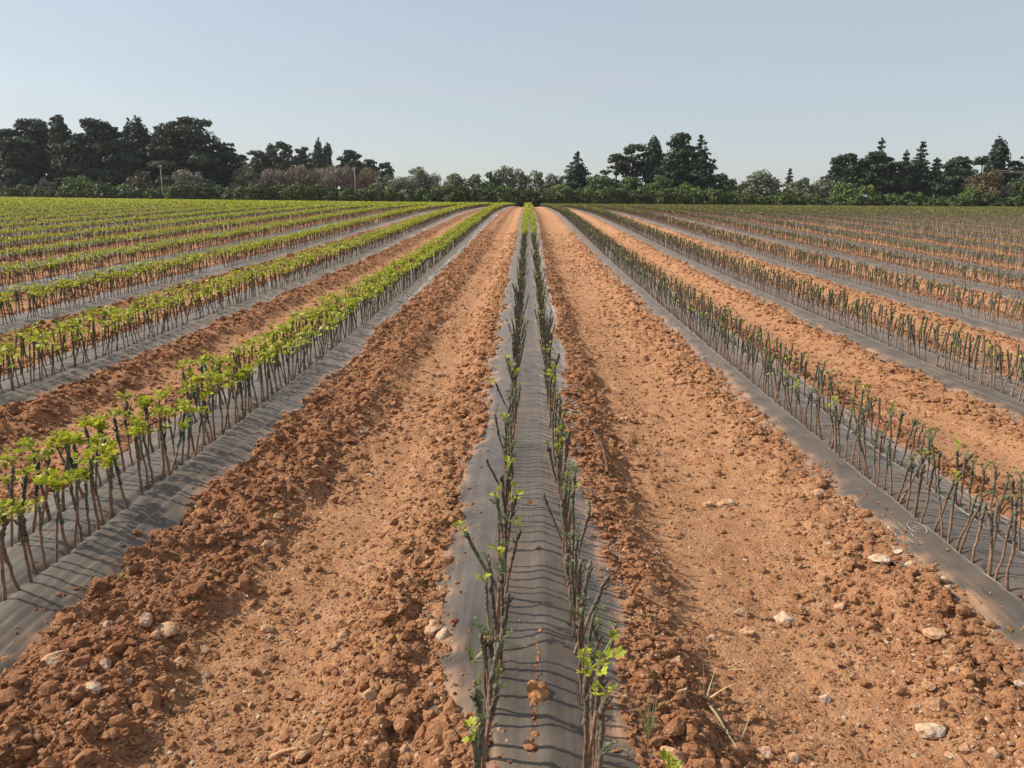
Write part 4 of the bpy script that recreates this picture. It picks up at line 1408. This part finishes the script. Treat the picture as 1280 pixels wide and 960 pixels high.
BUSHES = [
 (58, 222, 22, 128, 'pale', 'shrub', 'small pale grey shrub at the foot of the left wood'),
 (97, 218, 38, 127, 'green', 'shrub', 'yellow-green bush in front of the left wood'),
 (124, 224, 18, 129, 'olive', 'shrub', 'grey-green shrub right of the yellow-green bush'),
 (150, 229, 34, 127, 'green', 'shrub', 'low green bush left of the rusty brown bush'),
 (174, 212, 36, 129, 'tan', 'shrub', 'rusty brown bush left of the pole in front of the left wood'),
 (236, 211, 38, 127, 'pale', 'shrub', 'silvery olive bush right of the pole in front of the left wood'),
 (212, 219, 26, 130, 'olive', 'shrub', 'olive shrub between the pole and the silvery bush'),
 (262, 224, 30, 128, 'hedge', 'shrub', 'green bush touching the silvery olive bush on its right'),
 (306, 206, 34, 131, 'olive', 'shrub', 'grey olive tree-like bush where the left wood ends'),
 (330, 209, 30, 138, 'brown', 'bare', 'bare pinkish brush, first in the brown thicket'),
 (352, 210, 30, 138, 'brown', 'bare', 'bare pinkish brush, second in the brown thicket'),
 (375, 209, 30, 138, 'brown', 'bare', 'bare pinkish brush, third in the brown thicket'),
 (397, 210, 30, 138, 'brown', 'bare', 'bare pinkish brush, fourth in the brown thicket'),
 (420, 206, 32, 138, 'brown', 'bare', 'bare brush left of the far pole in the brown thicket'),
 (444, 210, 30, 139, 'brown', 'bare', 'bare brush behind the far pole in the brown thicket'),
 (468, 210, 30, 139, 'tan', 'bare', 'bare brush at the right end of the brown thicket'),
 (380, 216, 26, 133, 'tan', 'shrub', 'dull brown shrub in front of the brown thicket'),
 (478, 217, 32, 132, 'olive', 'shrub', 'olive shrub where the brown thicket ends'),
 (503, 219, 38, 127, 'pale', 'shrub', 'large pale olive bush reaching down to the field edge'),
 (522, 207, 34, 133, 'olive', 'shrub', 'taller olive bush behind the large pale olive one'),
 (547, 216, 30, 134, 'brown', 'bare', 'small bare brush right of the taller olive bush'),
 (572, 215, 26, 134, 'olive', 'shrub', 'rounded olive bush right of the small bare brush'),
 (598, 216, 30, 134, 'olive', 'shrub', 'olive bush between two rounded ones left of the central rows'),
 (618, 211, 26, 133, 'hedge', 'shrub', 'green bush left of the tallest olive by the central rows'),
 (633, 206, 28, 133, 'olive', 'shrub', 'tallest olive bush left of the central rows'),
 (652, 210, 24, 135, 'olive', 'shrub', 'feathery olive bush straight beyond the central rows'),
 (670, 211, 26, 133, 'olive', 'shrub', 'feathery olive bush right of the central rows'),
 (694, 216, 28, 132, 'olive', 'shrub', 'low olive bush left of the lone layered conifer'),
 (706, 229, 32, 128, 'green', 'shrub', 'yellow-green bush at the foot of the lone layered conifer'),
 (746, 216, 34, 131, 'hedge', 'shrub', 'dark rounded bush right of the lone layered conifer'),
 (790, 218, 36, 130, 'hedge', 'shrub', 'green bush under the spreading pine'),
 (826, 217, 28, 129, 'green', 'shrub', 'bright green bush under the tallest rounded pine'),
 (862, 228, 36, 128, 'green', 'shrub', 'bright green bush at the foot of the pointed conifer'),
 (907, 215, 26, 132, 'hedge', 'shrub', 'dark bush right of the pointed conifer'),
 (957, 214, 52, 130, 'olive', 'shrub', 'wide dome-shaped olive bush right of the middle clump'),
 (925, 225, 26, 131, 'hedge', 'shrub', 'low dark bush left of the wide dome-shaped bush'),
 (1002, 221, 34, 131, 'olive', 'shrub', 'olive bush under the tiny lone conifer'),
 (1028, 221, 30, 132, 'olive', 'shrub', 'olive bush left of the rounded dark tree of the right wood'),
 (1058, 227, 36, 127, 'green', 'shrub', 'largest yellow-green bush at the field edge on the right'),
 (1085, 230, 24, 127, 'green', 'shrub', 'smaller yellow-green bush above the blue tarpaulin'),
 (1233, 212, 46, 129, 'tan', 'shrub', 'pale brownish-olive tree-like bush at the right'),
 (1218, 232, 30, 127, 'green', 'shrub', 'green bush at the foot of the pale brownish-olive one'),
 (1259, 229, 24, 128, 'olive', 'shrub', 'grey olive bush right of the pale brownish-olive one'),
 (1280, 222, 36, 130, 'hedge', 'shrub', 'dark bush cut by the right frame edge'),
]
for px, yt, wpx, Yd, cl_, kd, lab in BUSHES:
    make_tree('bush', kd, px, yt, wpx, Yd, cl_, lab, 'bush')

# the dark hedge along the end of the field, bush by bush
LAND = [(58, 'the small pale grey shrub'), (174, 'the rusty brown bush'), (236, 'the silvery olive bush'), (306, 'the grey olive bush'), (443, 'the far pole'), (503, 'the large pale olive bush'),
        (655, 'the central rows'), (722, 'the lone layered conifer'), (826, 'the bright green bush'), (957, 'the wide dome-shaped bush'), (1058, 'the largest yellow-green bush'), (1154, 'the tall dense conifer'), (1233, 'the pale brownish-olive bush')]
px = -8
seen = {}
random.seed(31)
while px < 1296:
    wpx = random.uniform(24, 34)
    yb = 247 + (px / 1280) * 13
    yt = yb - random.uniform(17, 24) if 225 < px < 930 else yb - random.uniform(13, 20)
    nearest = max([l for l in LAND if l[0] <= px], default=LAND[0])
    seen[nearest[1]] = seen.get(nearest[1], 0) + 1
    side = 'rightwards from' if nearest[0] <= px else 'left of'
    lab = f'low dark green hedge bush, {ordinal(seen[nearest[1]])} {side} {nearest[1]}'
    if px < 58: lab = f'low dark green hedge bush, {ordinal(seen[nearest[1]])} from the left frame edge'
    make_tree('hedge_bush', 'shrub', px, yt, wpx, random.uniform(125.0, 126.5), 'hedge', lab, 'bush', group='hedge bushes along the end of the field')
    px += random.uniform(15, 20)

# poles
def pole(px, ytop, Yd, wpx, arm, label):
    X, zt = at_depth(px, ytop, Yd)
    zg = float(zbase(X, Yd))
    o = empty('utility_pole', (X, Yd, zg - .1))
    h = zt - zg + .1
    r_ = wpx / FPX * Yd * .27
    mb = MB(); mb.tube([(0, 0, 0), (0, 0, h * .5), (.03, 0, h)], [r_ * 1.1, r_, r_ * .8], 10)
    link('post', mb.mesh('post', [M_POLE], True), o)
    mb = MB(); mb.tube([(-arm, 0, h - .25), (arm * .7, 0, h - .2)], [.05, .05], 6)
    link('crossarm', mb.mesh('crossarm', [M_METAL]), o)
    for s in (-arm * .9, arm * .6):
        mb = MB(); mb.tube([(s, 0, h - .22), (s, 0, h - .06), (s, 0, h)], [.03, .06, .03], 7)
        link('insulator', mb.mesh('insulator', [M_METAL]), o)
    tag(o, label, 'utility pole', 'utility poles beyond the field')


pole(200, 206, 125.6, 1.8, .45, 'short weathered pole standing before the dark left wood')
pole(443, 209, 131, 1.5, .35, 'thin pale pole in front of the bare brown thicket')
pole(648, 224, 131, .7, .2, 'faint thin pole among olive bushes straight beyond the central rows')
pole(1124, 216, 133.5, .6, .15, 'faint thin pole in the dark trees of the right wood')
# overhead cable at the right
x0, z0 = at_depth(1238, 214, 128); x1, z1 = at_depth(1330, 215, 128)
mb = MB()
for dz in (0, .26):
    mb.tube([(x0 + (x1 - x0) * t, 128, z0 + (z1 - z0) * t - .25 * math.sin(math.pi * t) + dz) for t in np.linspace(0, 1, 9)], .03, 5)
tag(link('overhead_cable', mb.mesh('overhead_cable', [M_POLE], True)), 'pale double overhead cable crossing dark trees by the right frame edge', 'cable')
# blue tarpaulin bundle
X, zt = at_depth(1080, 246, 124.2)
v, f = lumpy(3, 4242, .5, 3)
v = v * np.array([.36, .28, .26])
v[:, 2] = np.maximum(v[:, 2], -.3)
tag(link('tarpaulin', make_mesh('tarpaulin', v, f, [M_TARP], smooth=True), None, (X, 124.2, zt - .1)), 'crumpled pale blue tarpaulin bundle under the bushes at the field edge', 'tarpaulin')

# ------------------------------------------------------------------ the air
m = bpy.data.materials.new('haze_air'); m.use_nodes = True
nt = m.node_tree
nt.nodes.remove(nt.nodes['Principled BSDF'])
pv = nt.nodes.new('ShaderNodeVolumePrincipled')
pv.inputs['Color'].default_value = (.86, .92, 1.0, 1)
pv.inputs['Density'].default_value = HAZE
pv.inputs['Anisotropy'].default_value = .2
nt.links.new(pv.outputs[0], nt.nodes['Material Output'].inputs['Volume'])
x0, x1, y0, y1, z0, z1 = -720, 720, -320, 720, -1.6, 21
v = [(x, y, z) for z in (z0, z1) for y in (y0, y1) for x in (x0, x1)]
q = [(0, 2, 3, 1), (4, 5, 7, 6), (0, 1, 5, 4), (2, 6, 7, 3), (0, 4, 6, 2), (1, 3, 7, 5)]
hz = link('haze', make_mesh('haze', v, np.array(q), [m]))
hz['kind'] = 'stuff'
